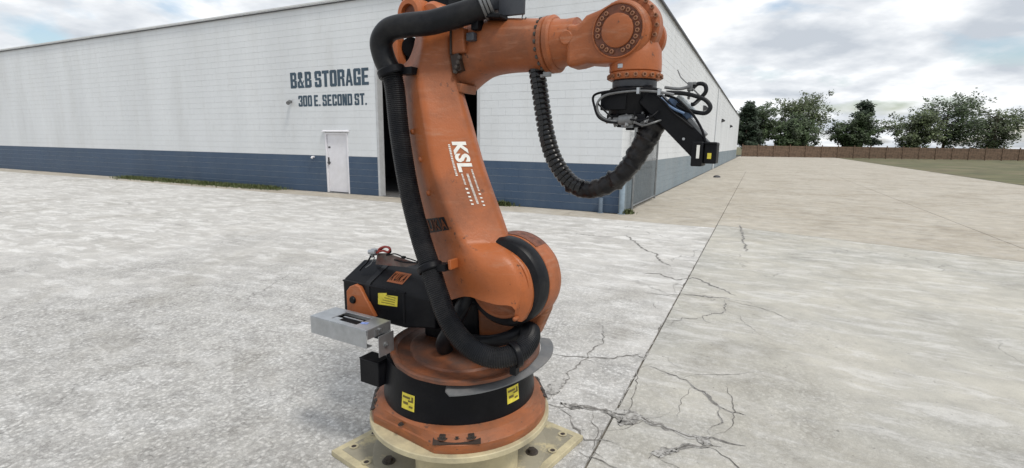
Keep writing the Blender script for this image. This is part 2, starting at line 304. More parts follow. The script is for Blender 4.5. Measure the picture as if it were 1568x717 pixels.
# wandering cracks, widths and positions as seen
def crack(pts, w, m=CRACK, name='crack', z=0.003, wob=0.02, seedv=0):
    rnd = random.Random(seedv + int(pts[0][0] * 100)); P = [Vector((a, b, 0)) for a, b in pts]; path = []
    for a, b in zip(P, P[1:]):
        n = max(2, int((b - a).length / 0.035))
        for k in range(n): path.append(a + (b - a) * (k / n))
    path.append(P[-1]); L, R = [], []; off = 0
    for i, p in enumerate(path):
        t = (path[min(i + 1, len(path) - 1)] - path[max(i - 1, 0)]).normalized(); nn = Vector((-t.y, t.x, 0))
        off = off * 0.72 + rnd.uniform(-wob, wob) * 0.75; e = min(1, i / 6, (len(path) - 1 - i) / 6)
        ww = w * (0.35 + 0.9 * rnd.random()) * (0.15 + 0.85 * e)
        c = p + nn * off; L.append(c + nn * ww / 2 + Vector((0, 0, z))); R.append(c - nn * ww / 2 + Vector((0, 0, z)))
    mb = MB(); n = len(L); mb.add(L + R, [(i, i + 1, n + i + 1, n + i) for i in range(n - 1)])
    return mb.build(name, m, ground, smooth=0)
CR_ = [
 ([(0.229,2.855), (0.363,2.851), (0.571,2.773), (0.699,2.725), (0.802,2.671), (0.930,2.593), (1.127,2.528), (1.282,2.452)], 0.020),
 ([(0.307,3.653), (0.568,3.589), (0.790,3.572), (0.977,3.626), (1.043,3.534)], 0.010),
 ([(1.010,3.410), (1.077,3.359), (1.215,3.213), (1.292,3.058), (1.304,2.875), (1.425,2.765)], 0.013),
 ([(1.304,2.875), (1.223,2.702), (1.138,2.547)], 0.008),
 ([(0.300,2.826), (0.348,2.646), (0.426,2.505), (0.584,2.448)], 0.009),
 ([(0.383,2.397), (0.490,2.317), (0.594,2.256)], 0.010),
 ([(2.071,8.834), (2.042,7.696), (2.171,7.280), (2.075,6.813), (2.147,6.516)], 0.020),
 ([(1.658,6.083), (1.876,6.126), (1.987,5.826), (2.219,5.926), (2.297,5.812), (2.362,5.486), (2.452,5.218)], 0.018),
 ([(1.833,5.238), (2.096,5.179), (2.329,5.097)], 0.022),
 ([(2.240,5.048), (2.105,4.710), (1.812,4.511), (1.832,4.355)], 0.010),
 ([(1.462,5.318), (1.610,5.204), (1.848,5.238)], 0.012),
 ([(0.789,4.315), (0.823,4.079), (0.686,3.793), (0.473,3.427), (0.357,3.122), (0.286,2.905)], 0.007),
 ([(2.415,6.872), (2.626,6.767)], 0.016),
 ([(1.145,8.963), (1.455,8.661), (1.852,8.628)], 0.016),
 ([(5.239,15.265), (5.400,14.925)], 0.05),
 ([(4.719,10.143), (3.949,8.358), (3.624,7.554)], 0.02),
 ([(0.717,2.349), (0.837,2.407), (0.989,2.446), (1.141,2.473)], 0.022),
 ([(1.395,4.256), (1.618,4.485), (1.812,4.511)], 0.008),
]
for i, (p, w) in enumerate(CR_):
    crack(p, w * 2.2, SPALL, 'crack_edge', 0.002, 0.03, i); crack(p, w * 0.55, wob=0.03, seedv=i)
    rb = random.Random(50 + i); P_ = [Vector((a, b)) for a, b in p]
    for a, b in zip(P_, P_[1:]):                       # short side branches
        if rb.random() < 0.28 and (b - a).length > 0.12:
            q = a.lerp(b, rb.random()); d = (b - a).normalized(); t = rb.choice((-1, 1)) * rb.uniform(0.6, 1.3); pts = [q]
            for k in range(rb.randint(2, 5)):
                t2 = t + rb.uniform(-0.5, 0.5); st = Vector((d.x * math.cos(t2) - d.y * math.sin(t2), d.x * math.sin(t2) + d.y * math.cos(t2))) * rb.uniform(0.06, 0.2) * (1 + q.length * 0.05); pts.append(pts[-1] + st)
            crack([(q_.x, q_.y) for q_ in pts], w * 0.35, seedv=70 + i)
# chipped edges along the long joint
rb = random.Random(8)
for k in range(60):
    yy = -11.6 + k * 0.19 + rb.uniform(-0.07, 0.07); q = b2w(JX, yy); q2 = b2w(JX + rb.uniform(-0.006, 0.006), yy + rb.uniform(0.08, 0.25))
    crack([(q.x, q.y), (q2.x, q2.y)], rb.uniform(0.014, 0.040), SPALL if rb.random() < 0.6 else CRACK, 'joint_chip', 0.002, 0.01, 300 + k)
def spall(pts, seedv):
    rnd = random.Random(seedv); P = [Vector((a, b, 0.0045)) for a, b in pts]; out = []
    for a, b in zip(P, P[1:] + P[:1]):
        for k in range(7):
            q = a + (b - a) * (k / 7); out.append(q + Vector((rnd.uniform(-1, 1), rnd.uniform(-1, 1), 0)) * 0.012)
    mb = MB(); c = sum(out, Vector()) / len(out); n = len(out); mb.add(out + [c], [(i, (i + 1) % n, n) for i in range(n)]); mb.build('spalled_patch', SPALL, ground, smooth=0)
spall([(0.557,2.780), (0.660,2.820), (0.776,2.800), (0.789,2.727), (0.727,2.649), (0.642,2.640), (0.627,2.716)], 1)
spall([(0.309,2.881), (0.406,2.876), (0.465,2.830), (0.377,2.798)], 2)
spall([(1.031,2.544), (1.109,2.527), (1.094,2.442), (1.041,2.471)], 3)
spall([(0.743,2.383), (0.824,2.424), (0.907,2.409), (0.789,2.339)], 4)
spall([(0.261,3.138), (0.380,3.218), (0.331,3.032), (0.238,2.928)], 5)

# ================================================================== WAREHOUSE
WHITE_B = mat('white_block_paint', (0.68, 0.70, 0.715), 0.65, var=0.04, vscale=0.6, dirt=(0.52, 0.52, 0.50), dirt_amt=0.32, dirt_scale=1.6, bump=0.25, bscale=35, dlo=0.48, dhi=0.75, wcoord=(1.0, 1.0, 0.22))
BLUE_B = mat('navy_block_paint', (0.040, 0.074, 0.130), 0.6, var=0.06, vscale=0.8, dirt=(0.10, 0.13, 0.17), dirt_amt=0.4, dirt_scale=1.6, bump=0.25, bscale=35, wcoord=(1, 1, 0.6))
BLUE_S = mat('sunlit_blue_block_paint', (0.20, 0.25, 0.285), 0.6, var=0.06, vscale=0.6, dirt=(0.30, 0.32, 0.33), dirt_amt=0.5, dirt_scale=0.8, bump=0.25, bscale=35, wcoord=(1, 1, 0.6))  # lighter copy of the navy, sun and grazing sheen put into the colour
MORTAR = mat('painted_joint', (0.60, 0.61, 0.605), 0.75, var=0.04)
MORTAR_B = mat('blue_painted_joint', (0.045, 0.075, 0.12), 0.75, var=0.06)
INNER = mat('dark_interior', (0.045, 0.045, 0.05), 0.8, var=0.2, vscale=1)  # dark tone puts the deep shade of the open room into the colour
DOORW = mat('white_door_paint', (0.72, 0.71, 0.74), 0.5, var=0.03, dirt=(0.5, 0.48, 0.45), dirt_amt=0.25, dirt_scale=2)
TRIM = mat('dark_trim', (0.05, 0.05, 0.055), 0.5, var=0.2)
NAVYTXT = mat('navy_lettering', (0.042, 0.075, 0.108), 0.6, var=0.12, vscale=3)
HGT = 29 * 0.1905                 # 29 courses
CH, CL = 0.1905, 0.40
OPX0, OPX1, OPZ = -7.12, -3.815, 22 * CH
DRX0, DRX1, DRZ = -9.25, -8.32, 1.84
ware = empty('warehouse', (BCX, BCY, 0), -YAW)
tag(ware, 'white painted block warehouse with navy base band and storage lettering', 'building')
FWX = -46
fwb = MB()
def fbox(mb, x0, x1, z0, z1, y0=0.006, y1=0.20): mb.box(((x0 + x1) / 2, (y0 + y1) / 2, (z0 + z1) / 2), (x1 - x0, y1 - y0, z1 - z0))
for x0, x1, z0, z1 in [(FWX, DRX0, 0, HGT), (DRX0, DRX1, DRZ, HGT), (DRX1, OPX0, 0, HGT), (OPX0, OPX1, OPZ, HGT), (OPX1, -0.006, 0, HGT)]: fbox(fwb, x0, x1, z0, z1)
front = fwb.build('front_wall', MORTAR, ware, smooth=0)
swb = MB(); swb.box((-0.103, 33, HGT / 2), (0.194, 65.58, HGT)); side = swb.build('side_wall', MORTAR, ware, smooth=0)
ub = MB(); ub.box((0, 0, 0), (1, 1, 1)); UB = {k: ub.mesh('block_' + k, m, 0) for k, m in (('white', WHITE_B), ('navy', BLUE_B), ('sunlit', BLUE_S))}
def visible(w):
    d = w - Vector((0, 0, 1.6)); z = d.dot(fw)
    if z < 1: return False
    x = 784 + 763 * d.dot(cr) / z; y = 358 - 763 * d.dot(cu) / z
    return 415 < x < 1150 and -8 < y < 717
def blocks(wall, length, cutouts, place, blue, is_front):
    items = []; rnd = random.Random(3)
    for r in range(29):
        z0, z1 = r * CH, (r + 1) * CH; off = 0 if r % 2 else CL / 2; t = -off
        while t < length:
            a, b = max(t, 0.0), min(t + CL, length); t += CL
            segs = [(a, b)]
            for c0, c1, ch in cutouts:
                if z0 + 0.02 < ch: segs = [q for s in segs for q in ((s[0], min(s[1], c0)), (max(s[0], c1), s[1])) if q[1] - q[0] > 0.03]
            for a2, b2 in segs: items.append((a2, b2, z0, z1, r < 6, rnd.uniform(0, 0.0025)))
    def wpos(it): return place((it[0] + it[1]) / 2, 0, (it[2] + it[3]) / 2)
    ranked = []
    for it in items:
        l = wpos(it)[0]; w = b2w(l.x, l.y, l.z); ranked.append((0 if visible(w) else 1, (w - Vector((0, 0, 1.6))).length, it))
    ranked.sort(key=lambda q: (q[0], q[1])); g, gv = 0.0055, 0.0016
    for _, _, it in ranked[:300]:
        a, b, z0, z1, isb, pr = it; c, sw = place((a + b) / 2, pr, (z0 + z1) / 2)
        o = inst('block', UB[blue if isb else 'white'], c, wall); th = 0.012 + pr
        o.scale = (b - a - gv, th, z1 - z0 - g) if is_front else (th, b - a - gv, z1 - z0 - g)
    for kind in (True, False):
        mb = MB()
        for _, _, it in ranked[300:]:
            a, b, z0, z1, isb, pr = it
            if isb != kind: continue
            c, sw = place((a + b) / 2, pr, (z0 + z1) / 2); th = 0.012 + pr
            mb.box(c, (b - a - gv, th, z1 - z0 - g) if is_front else (th, b - a - gv, z1 - z0 - g))
        if mb.v: stuff(mb.build('base_blocks' if kind else 'upper_blocks', {'navy': BLUE_B, 'sunlit': BLUE_S}[blue] if kind else WHITE_B, wall, smooth=0))
blocks(front, 45.98, [(-OPX1, -OPX0, OPZ), (-DRX1, -DRX0, DRZ)], lambda t, p, z: (Vector((-t - 0.004, 0.006 - p / 2, z)), 0), 'navy', True)
blocks(side, 65.7, [], lambda t, p, z: (Vector((-0.006 + p / 2, t + 0.006, z)), 0), 'sunlit', False)
mb = MB(); mb.box((-23, 65.7, HGT / 2), (46, 0.2, HGT)); mb.box((-45.9, 32.9, HGT / 2), (0.2, 65.4, HGT)); mb.build('rear_wall', MORTAR, ware, smooth=0)
mb = MB(); mb.box((-22.98, 32.85, HGT + 0.05), (46.06, 65.86, 0.08)); mb.build('roof', MORTAR, ware, smooth=0)
mb = MB(); mb.box((-22.98, -0.05, HGT + 0.022), (46.16, 0.06, 0.055)); mb.box((0.05, 32.8, HGT + 0.022), (0.06, 65.7, 0.055)); mb.build('roof_edge', TRIM, ware, smooth=0)
# store room behind the open doorway
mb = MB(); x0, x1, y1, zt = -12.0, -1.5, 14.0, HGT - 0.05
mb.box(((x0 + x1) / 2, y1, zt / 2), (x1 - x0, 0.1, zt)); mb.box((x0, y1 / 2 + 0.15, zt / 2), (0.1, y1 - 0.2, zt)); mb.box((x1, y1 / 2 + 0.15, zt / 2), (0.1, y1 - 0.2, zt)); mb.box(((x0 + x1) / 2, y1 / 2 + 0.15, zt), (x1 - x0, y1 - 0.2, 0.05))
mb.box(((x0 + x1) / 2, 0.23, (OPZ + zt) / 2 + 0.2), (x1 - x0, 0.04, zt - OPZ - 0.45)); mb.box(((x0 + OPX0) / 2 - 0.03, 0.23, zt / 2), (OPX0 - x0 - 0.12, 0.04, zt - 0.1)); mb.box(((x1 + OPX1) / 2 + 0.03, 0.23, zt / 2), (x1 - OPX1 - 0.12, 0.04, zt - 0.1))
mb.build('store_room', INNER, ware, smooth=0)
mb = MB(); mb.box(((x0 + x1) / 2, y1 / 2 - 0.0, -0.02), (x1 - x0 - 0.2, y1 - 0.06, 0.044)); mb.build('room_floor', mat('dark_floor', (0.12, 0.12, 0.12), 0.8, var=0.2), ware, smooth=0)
mb = MB()
for xx in (OPX0, OPX1):
    s = 1 if xx == OPX0 else -1
    mb.box((xx + s * 0.004, 0.10, OPZ / 2), (0.008, 0.21, OPZ)); mb.box((xx - s * 0.03, -0.010, OPZ / 2), (0.075, 0.010, OPZ))
mb.box(((OPX0 + OPX1) / 2, 0.10, OPZ - 0.004), (OPX1 - OPX0 - 0.02, 0.21, 0.008))
mb.build('doorway_jamb', mat('grey_jamb', (0.50, 0.51, 0.52), 0.6, var=0.06, dirt=(0.3, 0.3, 0.3), dirt_amt=0.4), ware, smooth=0)
mb = MB(); mb.tube([(OPX0 + 0.02, 0.42, OPZ + 0.05), (OPX1 - 0.02, 0.42, OPZ + 0.05)], 0.17, 16); mb.build('roller_shutter', GREYMETAL, ware)
# steel personnel door
dcx = (DRX0 + DRX1) / 2
mb = MB(); mb.box((dcx, 0.055, DRZ / 2 - 0.004), (DRX1 - DRX0 - 0.11, 0.045, DRZ - 0.075)); door = mb.build('door', DOORW, ware, bevel=0.004)
mb = MB()
for xx in (DRX0 + 0.026, DRX1 - 0.026): mb.box((xx, 0.05, DRZ / 2), (0.05, 0.13, DRZ))
mb.box((dcx, 0.05, DRZ - 0.025), (DRX1 - DRX0 - 0.105, 0.13, 0.05)); mb.build('frame', DOORW, door, bevel=0.003)
mb = MB(); mb.box((dcx, -0.02, 0.008), (DRX1 - DRX0 - 0.11, 0.10, 0.016)); mb.build('threshold', GREYMETAL, door, bevel=0.003)
mb = MB(); mb.prism([(-0.04, 0.0), (-0.12, 0.0), (-0.12, 0.015), (-0.04, 0.05)], DRX0 - 0.07, DRX1 + 0.07, lambda a, b, d: (d, a + 0.035, b + DRZ + 0.03)); mb.build('rain_hood', DOORW, door)
mb = MB(); mb.lathe([(0.0, 0), (0.03, 0), (0.03, 0.012), (0.012, 0.014), (0.012, 0.05), (0.028, 0.055), (0.03, 0.08), (0.0, 0.09)], (DRX0 + 0.12, 0.032, 0.93), (0, -1, 0), 16); mb.box((DRX0 + 0.085, 0.025, 0.98), (0.05, 0.012, 0.22)); mb.build('handle', TRIM, door)
mb = MB(); mb.box((DRX0 + 0.13, 0.03, 1.40), (0.085, 0.008, 0.05)); mb.build('lock_plate', TRIM, door)
for hz in (0.25, 0.92, 1.62):
    mb = MB(); mb.tube([(DRX1 - 0.055, 0.024, hz - 0.06), (DRX1 - 0.055, 0.024, hz + 0.06)], 0.013, 8); mb.build('hinge', GREYMETAL, door)
# painted lettering
_L, _T, _M, _B = (0, 0, .2, 1), (.2, .84, .5, 1), (.2, .42, .5, .58), (.2, 0, .5, .16)
_S = [(.06, .84, .54, 1), (0, .56, .2, .95), (.06, .42, .54, .58), (.4, .05, .6, .46), (.06, 0, .54, .16), (.4, .66, .6, .95), (0, .05, .2, .34)]
_O = [(0, .05, .2, .95), (.4, .05, .6, .95), (.06, .84, .54, 1), (.06, 0, .54, .16)]
_C = [(0, .05, .2, .95), (.4, .62, .6, .95), (.4, .05, .6, .38), (.06, .84, .54, 1), (.06, 0, .54, .16)]
GL = {'B': [_L, _T, _M, _B, (.4, .54, .58, .95), (.4, .05, .6, .47)], 'S': _S, 'O': _O, '0': _O, 'C': _C, 'G': _C[:2] + [(.4, 0, .6, .5), (.3, .36, .6, .5)] + _C[3:],
      'T': [(0, .83, .6, 1), (.2, 0, .4, .83)], 'R': [_L, _T, _M, (.4, .52, .6, .95), [(.38, 0), (.6, 0), (.56, .46), (.36, .46)]], 'D': [_L, (.2, .84, .52, 1), (.2, 0, .52, .16), (.4, .05, .6, .95)],
      'A': [[(0, 0), (.19, 0), (.36, 1), (.19, 1)], [(.41, 0), (.6, 0), (.41, 1), (.24, 1)], (.13, .2, .47, .34)], 'E': [_L, (.2, .84, .56, 1), (.2, .42, .5, .58), (.2, 0, .56, .16)],
      'N': [(0, 0, .19, 1), (.41, 0, .6, 1), [(.1, 1), (.3, 1), (.5, 0), (.3, 0)]], '3': [(.06, .84, .54, 1), (.22, .43, .52, .58), (.06, 0, .54, .16), (.4, .53, .6, .95), (.4, .05, .6, .47), (0, .68, .2, .95), (0, .05, .2, .32)],
      '&': [(.1, .86, .42, 1), (.08, .58, .24, .94), (.30, .62, .46, .94), [(.12, .62), (.30, .62), (.64, 0), (.42, 0)], (0, .06, .18, .42), (.05, 0, .42, .14), [(.06, .36), (.16, .5), (.36, .62), (.3, .42)], [(.46, .2), (.6, .4), (.6, .5), (.46, .36)]], '.': [(0, 0, .19, .17)]}
GW_ = {'.': .2, ' ': .16, '&': .62}
def wall_text(txt, x0, x1, z0, z1):
    gap = 0.06; tot = sum(GW_.get(c, .6) + gap for c in txt) - gap; mb = MB(); x = 0.0; kx, kz = (x1 - x0) / tot, z1 - z0; n = 0
    def flush():
        nonlocal mb
        if mb.v: o = mb.build('lettering', NAVYTXT, ware, smooth=0); o.location = (x0, 0, z0); o['label'] = 'navy painted word ' + word
        mb = MB()
    word = ''
    for c in txt:
        if c == ' ': flush(); word = ''
        else: word += c
        for g in GL.get(c, []):
            if isinstance(g, tuple):
                xa, ya, xb, yb = g
                if xb - xa < 0.215 and c != '.':
                    if xa < 0.01: xb += 0.035
                    elif xb > 0.55: xa -= 0.035
                    else: xa -= 0.02; xb += 0.02
                if yb - ya < 0.175 and c != '.':
                    if ya < 0.01: yb += 0.02
                    elif yb > 0.98: ya -= 0.02
                g = [(xa, ya), (xb, ya), (xb, yb), (xa, yb)]
            q = g
            y = -0.0042 - 0.0004 * (n % 9); n += 1; mb.add([((x + a) * kx, y, b * kz) for a, b in q], [(0, 1, 2, 3)])
        x += GW_.get(c, .6) + gap
    flush()
wall_text('B&B STORAGE', -10.60, -7.40, 3.20, 3.68)
wall_text('300 E. SECOND ST.', -10.30, -7.52, 2.640, 2.975)
# small fittings on the walls
mb = MB(); mb.box((-10.62, -0.05, 2.80), (0.07, 0.1, 0.07)); mb.tube([(-10.62, -0.06, 2.80), (-10.52, -0.22, 2.74)], [0.05, 0.06], 12); mb.build('security_camera', GREYMETAL, ware)
mb = MB(); mb.tube([(-9.77, 0.0, 1.09), (-9.77, -0.07, 1.09), (-9.77, -0.10, 1.05)], 0.035, 10); mb.build('vent_pipe', DOORW, ware)
for yy in (17.2, 31.5, 44.0):
    mb = MB(); mb.prism([(0, -0.13), (0, 0.13), (0.10, 0.13), (0.26, 0.02), (0.26, -0.04), (0.06, -0.13)], -0.18, 0.18, lambda a, b, d, yy=yy: (a, yy + d, 3.55 + b)); mb.build('wall_lamp', TRIM, ware)
mb = MB(); mb.tube([(0.05, 26.0, 0.02), (0.05, 26.0, 5.4)], 0.05, 8); mb.build('downspout', WHITE_B, ware)

# pipe stubs at the corner
def stub(x, y, r, h, m, label):
    mb = MB(); p = b2w(x, y); mb.lathe([(r, 0), (r, h - 0.01), (r * 0.9, h), (r * 0.82, h), (r * 0.8, h - 0.05), (0.001, h - 0.05)], p, (0, 0, 1), 16); mb.lathe([(r * 1.5, 0.001), (r * 1.5, 0.01), (r * 1.01, 0.014)], p, (0, 0, 1), 16)
    tag(mb.build('pipe_stub', m, None), label, 'pipe', 'pipe stubs at the warehouse corner')
stub(-0.40, -0.10, 0.05, 0.36, mat('weathered_blue_pipe', (0.13, 0.17, 0.22), 0.6, var=0.2), 'short weathered pipe stub standing against the navy wall')
stub(0.09, -0.06, 0.06, 0.95, mat('pale_blue_pipe', (0.25, 0.32, 0.38), 0.6, var=0.15), 'pale blue pipe post at the very corner of the warehouse')

# chain-link gate folded back along the side wall
WIRE = mat('galvanised_wire', (0.23, 0.24, 0.245), 0.55, metal=0.3, var=0.15)
gate = empty('chain_link_gate', b2w(0.14, 0.75), -YAW); tag(gate, 'chain link gate with grey pipe frame folded back along the side wall', 'gate')
GL, GHh = 3.05, 2.15
mb = MB()
for yy in (0.02, GL): mb.tube([(0, yy, 0.02), (0, yy, GHh)], 0.03, 8)
mb.tube([(0, 0.02, 0.10), (0, GL, 0.10)], 0.02, 8); mb.tube([(0, 0.02, GHh - 0.06), (0, GL, GHh - 0.06)], 0.02, 8); mb.tube([(0, 0.02, 1.2), (0, GL, 1.2)], 0.016, 8)
mb.build('frame', WIRE, gate)
mb = MB(); sp = 0.07; n = int((GL + GHh) / sp)
for i in range(n):
    for sgn in (1, -1):
        c = i * sp - (GHh if sgn > 0 else 0)
        pts = []
        y0 = max(0.02, c) if sgn > 0 else max(0.02, c - GHh); y1 = min(GL, c + GHh) if sgn > 0 else min(GL, c)
        if y1 - y0 < 0.05: continue
        z0 = (y0 - c) if sgn > 0 else (c - y0); z1 = (y1 - c) if sgn > 0 else (c - y1)
        mb.tube([(0.004 * sgn, y0, z0 * 0.93 + 0.10), (0.004 * sgn, y1, z1 * 0.93 + 0.10)], 0.0028, 3, False)
stuff(mb.build('wire_mesh', WIRE, gate, smooth=0))

# weeds and the grass strip along the wall foot
GRASS = mat('weed_green', (0.065, 0.105, 0.03), 0.7, var=0.35, vscale=7, col2=(0.10, 0.10, 0.035))
def tuft(name, spots, n, h, w, label, cat, group=None, seedv=1, kind=None):
    rnd = random.Random(seedv); mb = MB()
    for x, y, sx, sy in spots:
        for k in range(n):
            px, py = x + rnd.gauss(0, sx), y - abs(rnd.gauss(0, sy)); a = rnd.uniform(0, 2 * PI); hh = h * rnd.uniform(0.3, 1.0); ln = hh * rnd.uniform(0.2, 0.8)
            d = Vector((math.cos(a), math.sin(a), 0)); s = Vector((-d.y, d.x, 0)) * w * rnd.uniform(0.6, 1.3); b = b2w(px, py, 0.0)
            mb.add([b - s, b + s, b + d * ln * 0.4 + s * 0.8 + Vector((0, 0, hh * 0.6)), b + d * ln * 0.4 - s * 0.8 + Vector((0, 0, hh * 0.6)), b + d * ln + Vector((0, 0, hh * rnd.uniform(0.6, 1.0)))], [(0, 1, 2, 3), (3, 2, 4)])
    o = mb.build(name, GRASS, None, smooth=0)
    if kind: o['kind'] = kind
    return tag(o, label, cat, group)
tuft('weed', [(-3.1, -0.06, 0.15, 0.06)], 520, 0.17, 0.014, 'low green weed clump at the foot of the navy front wall', 'weed', 'weeds at the wall foot', 1)
tuft('weed', [(0.20, 0.20, 0.055, 0.09)], 420, 0.14, 0.012, 'green weed clump growing round the gate post at the corner', 'weed', 'weeds at the wall foot', 2)
tuft('grass', [(-11.6 - i * 0.55, -0.08, 0.3, 0.22) for i in range(16)], 420, 0.16, 0.012, 'green grass strip along the foot of the front wall', 'grass', None, 3, 'stuff')

# ================================================================== FAR TREES AND FENCE
BARK = mat('bark', (0.09, 0.065, 0.045), 0.9, var=0.3, vscale=4)
LEAF_D = mat('dark_needles', (0.030, 0.052, 0.026), 0.7, var=0.4, vscale=0.8)
LEAF_M = mat('mid_leaves', (0.055, 0.090, 0.030), 0.65, var=0.4, vscale=0.7)
LEAF_P = mat('pale_leaves', (0.085, 0.115, 0.042), 0.65, var=0.4, vscale=0.7)
def tree(x, y, h, r, conifer, m, label, seedv):
    rnd = random.Random(seedv); t = empty('conifer_tree' if conifer else 'broadleaf_tree', (x, y, -0.06)); tag(t, label, 'tree', 'trees beyond the alley')
    mb = MB(); mb.tube([(0, 0, 0), (0.05, 0.03, h * 0.35), (-0.05, 0.05, h * 0.7), (0.02, 0, h * 0.95)], [h * 0.028, h * 0.020, h * 0.010, h * 0.003], 9)
    tips = []
    for k in range(22):
        f = 0.22 + 0.72 * k / 22; a = rnd.uniform(0, 2 * PI); ln = r * ((1.05 - f) if conifer else math.sin(min(1, (f - 0.1)) * PI) * 0.8 + 0.15)
        e = Vector((math.cos(a) * ln, math.sin(a) * ln, h * f + (-0.06 * h if conifer else 0.12 * h) * rnd.uniform(0.3, 1))); s = Vector((0, 0, h * f * 0.94))
        mb.tube([s, (s + e) / 2 + Vector((0, 0, 0.02 * h)), e], [h * 0.008, h * 0.005, h * 0.002], 5); tips += [(s + e) / 2, e, s * 0.3 + e * 0.7]
    mb.build('trunk', BARK, t)
    lf = MB()
    for c in tips:
        for _ in range(5):
            cc = c + Vector((rnd.gauss(0, 1), rnd.gauss(0, 1), rnd.gauss(0, 0.7))) * r * (0.13 if conifer else 0.2)
            for _ in range(30):
                p = cc + Vector((rnd.gauss(0, 1), rnd.gauss(0, 1), rnd.gauss(0, 0.8))) * r * 0.085
                if p.z < h * 0.12: continue
                a = Vector((rnd.gauss(0, 1), rnd.gauss(0, 1), rnd.gauss(0, 1))).normalized(); b = a.orthogonal().normalized(); q = rnd.uniform(0.12, 0.26)
                lf.add([p - a * q, p + b * q * 0.6, p + a * q, p - b * q * 0.6], [(0, 1, 2, 3)])
    lf.build('crown', m, t, smooth=0)
TR = [(38.5, 84, 9.6, 2.6, True, LEAF_D, 'tall dark conifer just beyond the far end of the side wall'),
      (41.5, 88, 8.0, 3.2, False, LEAF_M, 'bushy green tree next to the conifer beyond the side wall'),
      (46.5, 86, 6.0, 3.2, False, LEAF_M, 'round green tree, first to the right past the bushy one'),
      (52.0, 92, 10.5, 4.4, False, LEAF_P, 'pale green spreading tree, second to the right of the alley'),
      (58.5, 88, 6.6, 3.0, False, LEAF_M, 'mid green tree right of the pale spreading tree'),
      (64.5, 94, 11.0, 3.0, True, LEAF_D, 'second conifer, far to the right of the alley'),
      (70.0, 90, 7.4, 4.0, False, LEAF_P, 'broad pale tree right of the second conifer'),
      (78.0, 92, 10.6, 4.8, False, LEAF_M, 'broad green tree near the right edge of the view'),
      (87.0, 92, 8.4, 4.4, False, LEAF_P, 'rightmost pale tree of the far row')]
for i, q in enumerate(TR): tree(*q, 20 + i)
FENCE = mat('brown_boards', (0.16, 0.105, 0.07), 0.85, var=0.25, vscale=3)
fen = empty('board_fence', (36.0, 79.5, -0.06), math.radians(-4)); tag(fen, 'brown board fence in front of the far trees', 'fence')
fb = MB(); fb.box((1.2, 0, 0.95), (2.36, 0.04, 1.7)); FBM = fb.mesh('panel', FENCE, 0); fp = MB(); fp.box((0, -0.03, 1.0), (0.12, 0.12, 2.0)); FPM = fp.mesh('post', FENCE, 0)
for i in range(22): inst('panel', FBM, (i * 2.4, 0, 0), fen); inst('post', FPM, (i * 2.4, 0, 0), fen)
rnd = random.Random(4); mb = MB(); mb.rings([[(0.16 * k * math.cos(t) * (1 + 0.3 * math.sin(3 * t + k)), 0.10 * k * math.sin(t), z) for t in [2 * PI * j / 12 for j in range(12)]] for k, z in ((1.0, 0.0), (0.95, 0.05), (0.6, 0.10), (0.2, 0.115))])
o = mb.build('rag', TRIM, None); o.location = (10.5, 25.8, 0.001); tag(o, 'small crumpled dark rag lying on the concrete alley', 'rag')

# ================================================================== PEDESTAL
ped = empty('steel_pedestal', (-0.256, 2.406, 0), math.radians(7.1)); tag(ped, 'cream painted steel pedestal with square floor plate under the robot', 'pedestal')
RP = 0.666
mb = MB(); mb.prism([(RP, 0), (0, RP), (-RP, 0), (0, -RP)], 0.001, 0.030, lambda a, b, d: (a, b, d)); mb.build('floor_plate', CREAM, ped, bevel=0.003)
mb = MB(); RQ = RP - 0.055; mb.prism([(RQ, 0), (0, RQ), (-RQ, 0), (0, -RQ)], 0.0300, 0.0315, lambda a, b, d: (a, b, d)); mb.build('dusty_field', CREAM_D, ped)
mb = MB(); mb.lathe([(0.452, 0.0310), (0.452, 0.036), (0.446, 0.038), (0.0, 0.038)], (0, 0, 0), (0, 0, 1), 64); mb.build('floor_disc', CREAM_D, ped)
mb = MB(); w = 0.245; c = 0.05
oct_ = [(w, -w + c), (w, w - c), (w - c, w), (-w + c, w), (-w, w - c), (-w, -w + c), (-w + c, -w), (w - c, -w)]
mb.prism(oct_, 0.0385, 0.2255, lambda a, b, d: (a + 0.025, b - 0.06, d)); mb.build('column', CREAM, ped, bevel=0.008)
mb = MB(); mb.lathe([(0.0, 0.226), (0.455, 0.226), (0.459, 0.229), (0.459, 0.252), (0.455, 0.255), (0, 0.255)], (0, 0, 0), (0, 0, 1), 96); mb.build('top_disc', CREAM, ped)
def hexbolt(r, h, washer=True, socket=False):
    mb = MB(); x = [(r * math.cos(PI / 3 * k), r * math.sin(PI / 3 * k)) for k in range(6)]
    if socket:
        mb.lathe([(0, 0), (r, 0), (r, h * 0.9), (r * 0.9, h), (r * 0.55, h), (r * 0.5, h * 0.4), (0, h * 0.4)], n=12)
    else:
        mb.prism(x, 0, h * 0.9, lambda a, b, d: (a, b, d)); mb.prism([(a * 0.86, b * 0.86) for a, b in x], h * 0.9, h, lambda a, b, d: (a, b, d))
    if washer: mb.lathe([(0, 0), (r * 1.5, 0), (r * 1.5, h * 0.18), (r * 1.05, h * 0.2)], n=14)
    return mb
ANCH = hexbolt(0.022, 0.02).mesh('anchor_bolt', BOLT, 30)
RINGM = MB().lathe([(0.021, 0), (0.024, 0.004), (0.014, 0.005), (0.012, 0.001)], n=20).mesh('hole_ring', CREAM, 40)
HOLEM = MB().lathe([(0.0125, 0.0), (0.0125, 0.0022), (0, 0.0022)], n=16).mesh('hole', DARKGAP, 40)
for sx in (-1, 1):
    for dx, dy in ((0.47, -0.12), (0.47, 0.13), (0.555, 0.02)): inst('hole_ring', RINGM, (sx * dx, dy, 0.0312), ped); inst('hole', HOLEM, (sx * dx, dy, 0.0325), ped)
    for dx, dy in ((0.40, 0.06), (0.36, -0.13)): inst('anchor_bolt', ANCH, (sx * dx, dy, 0.038), ped)

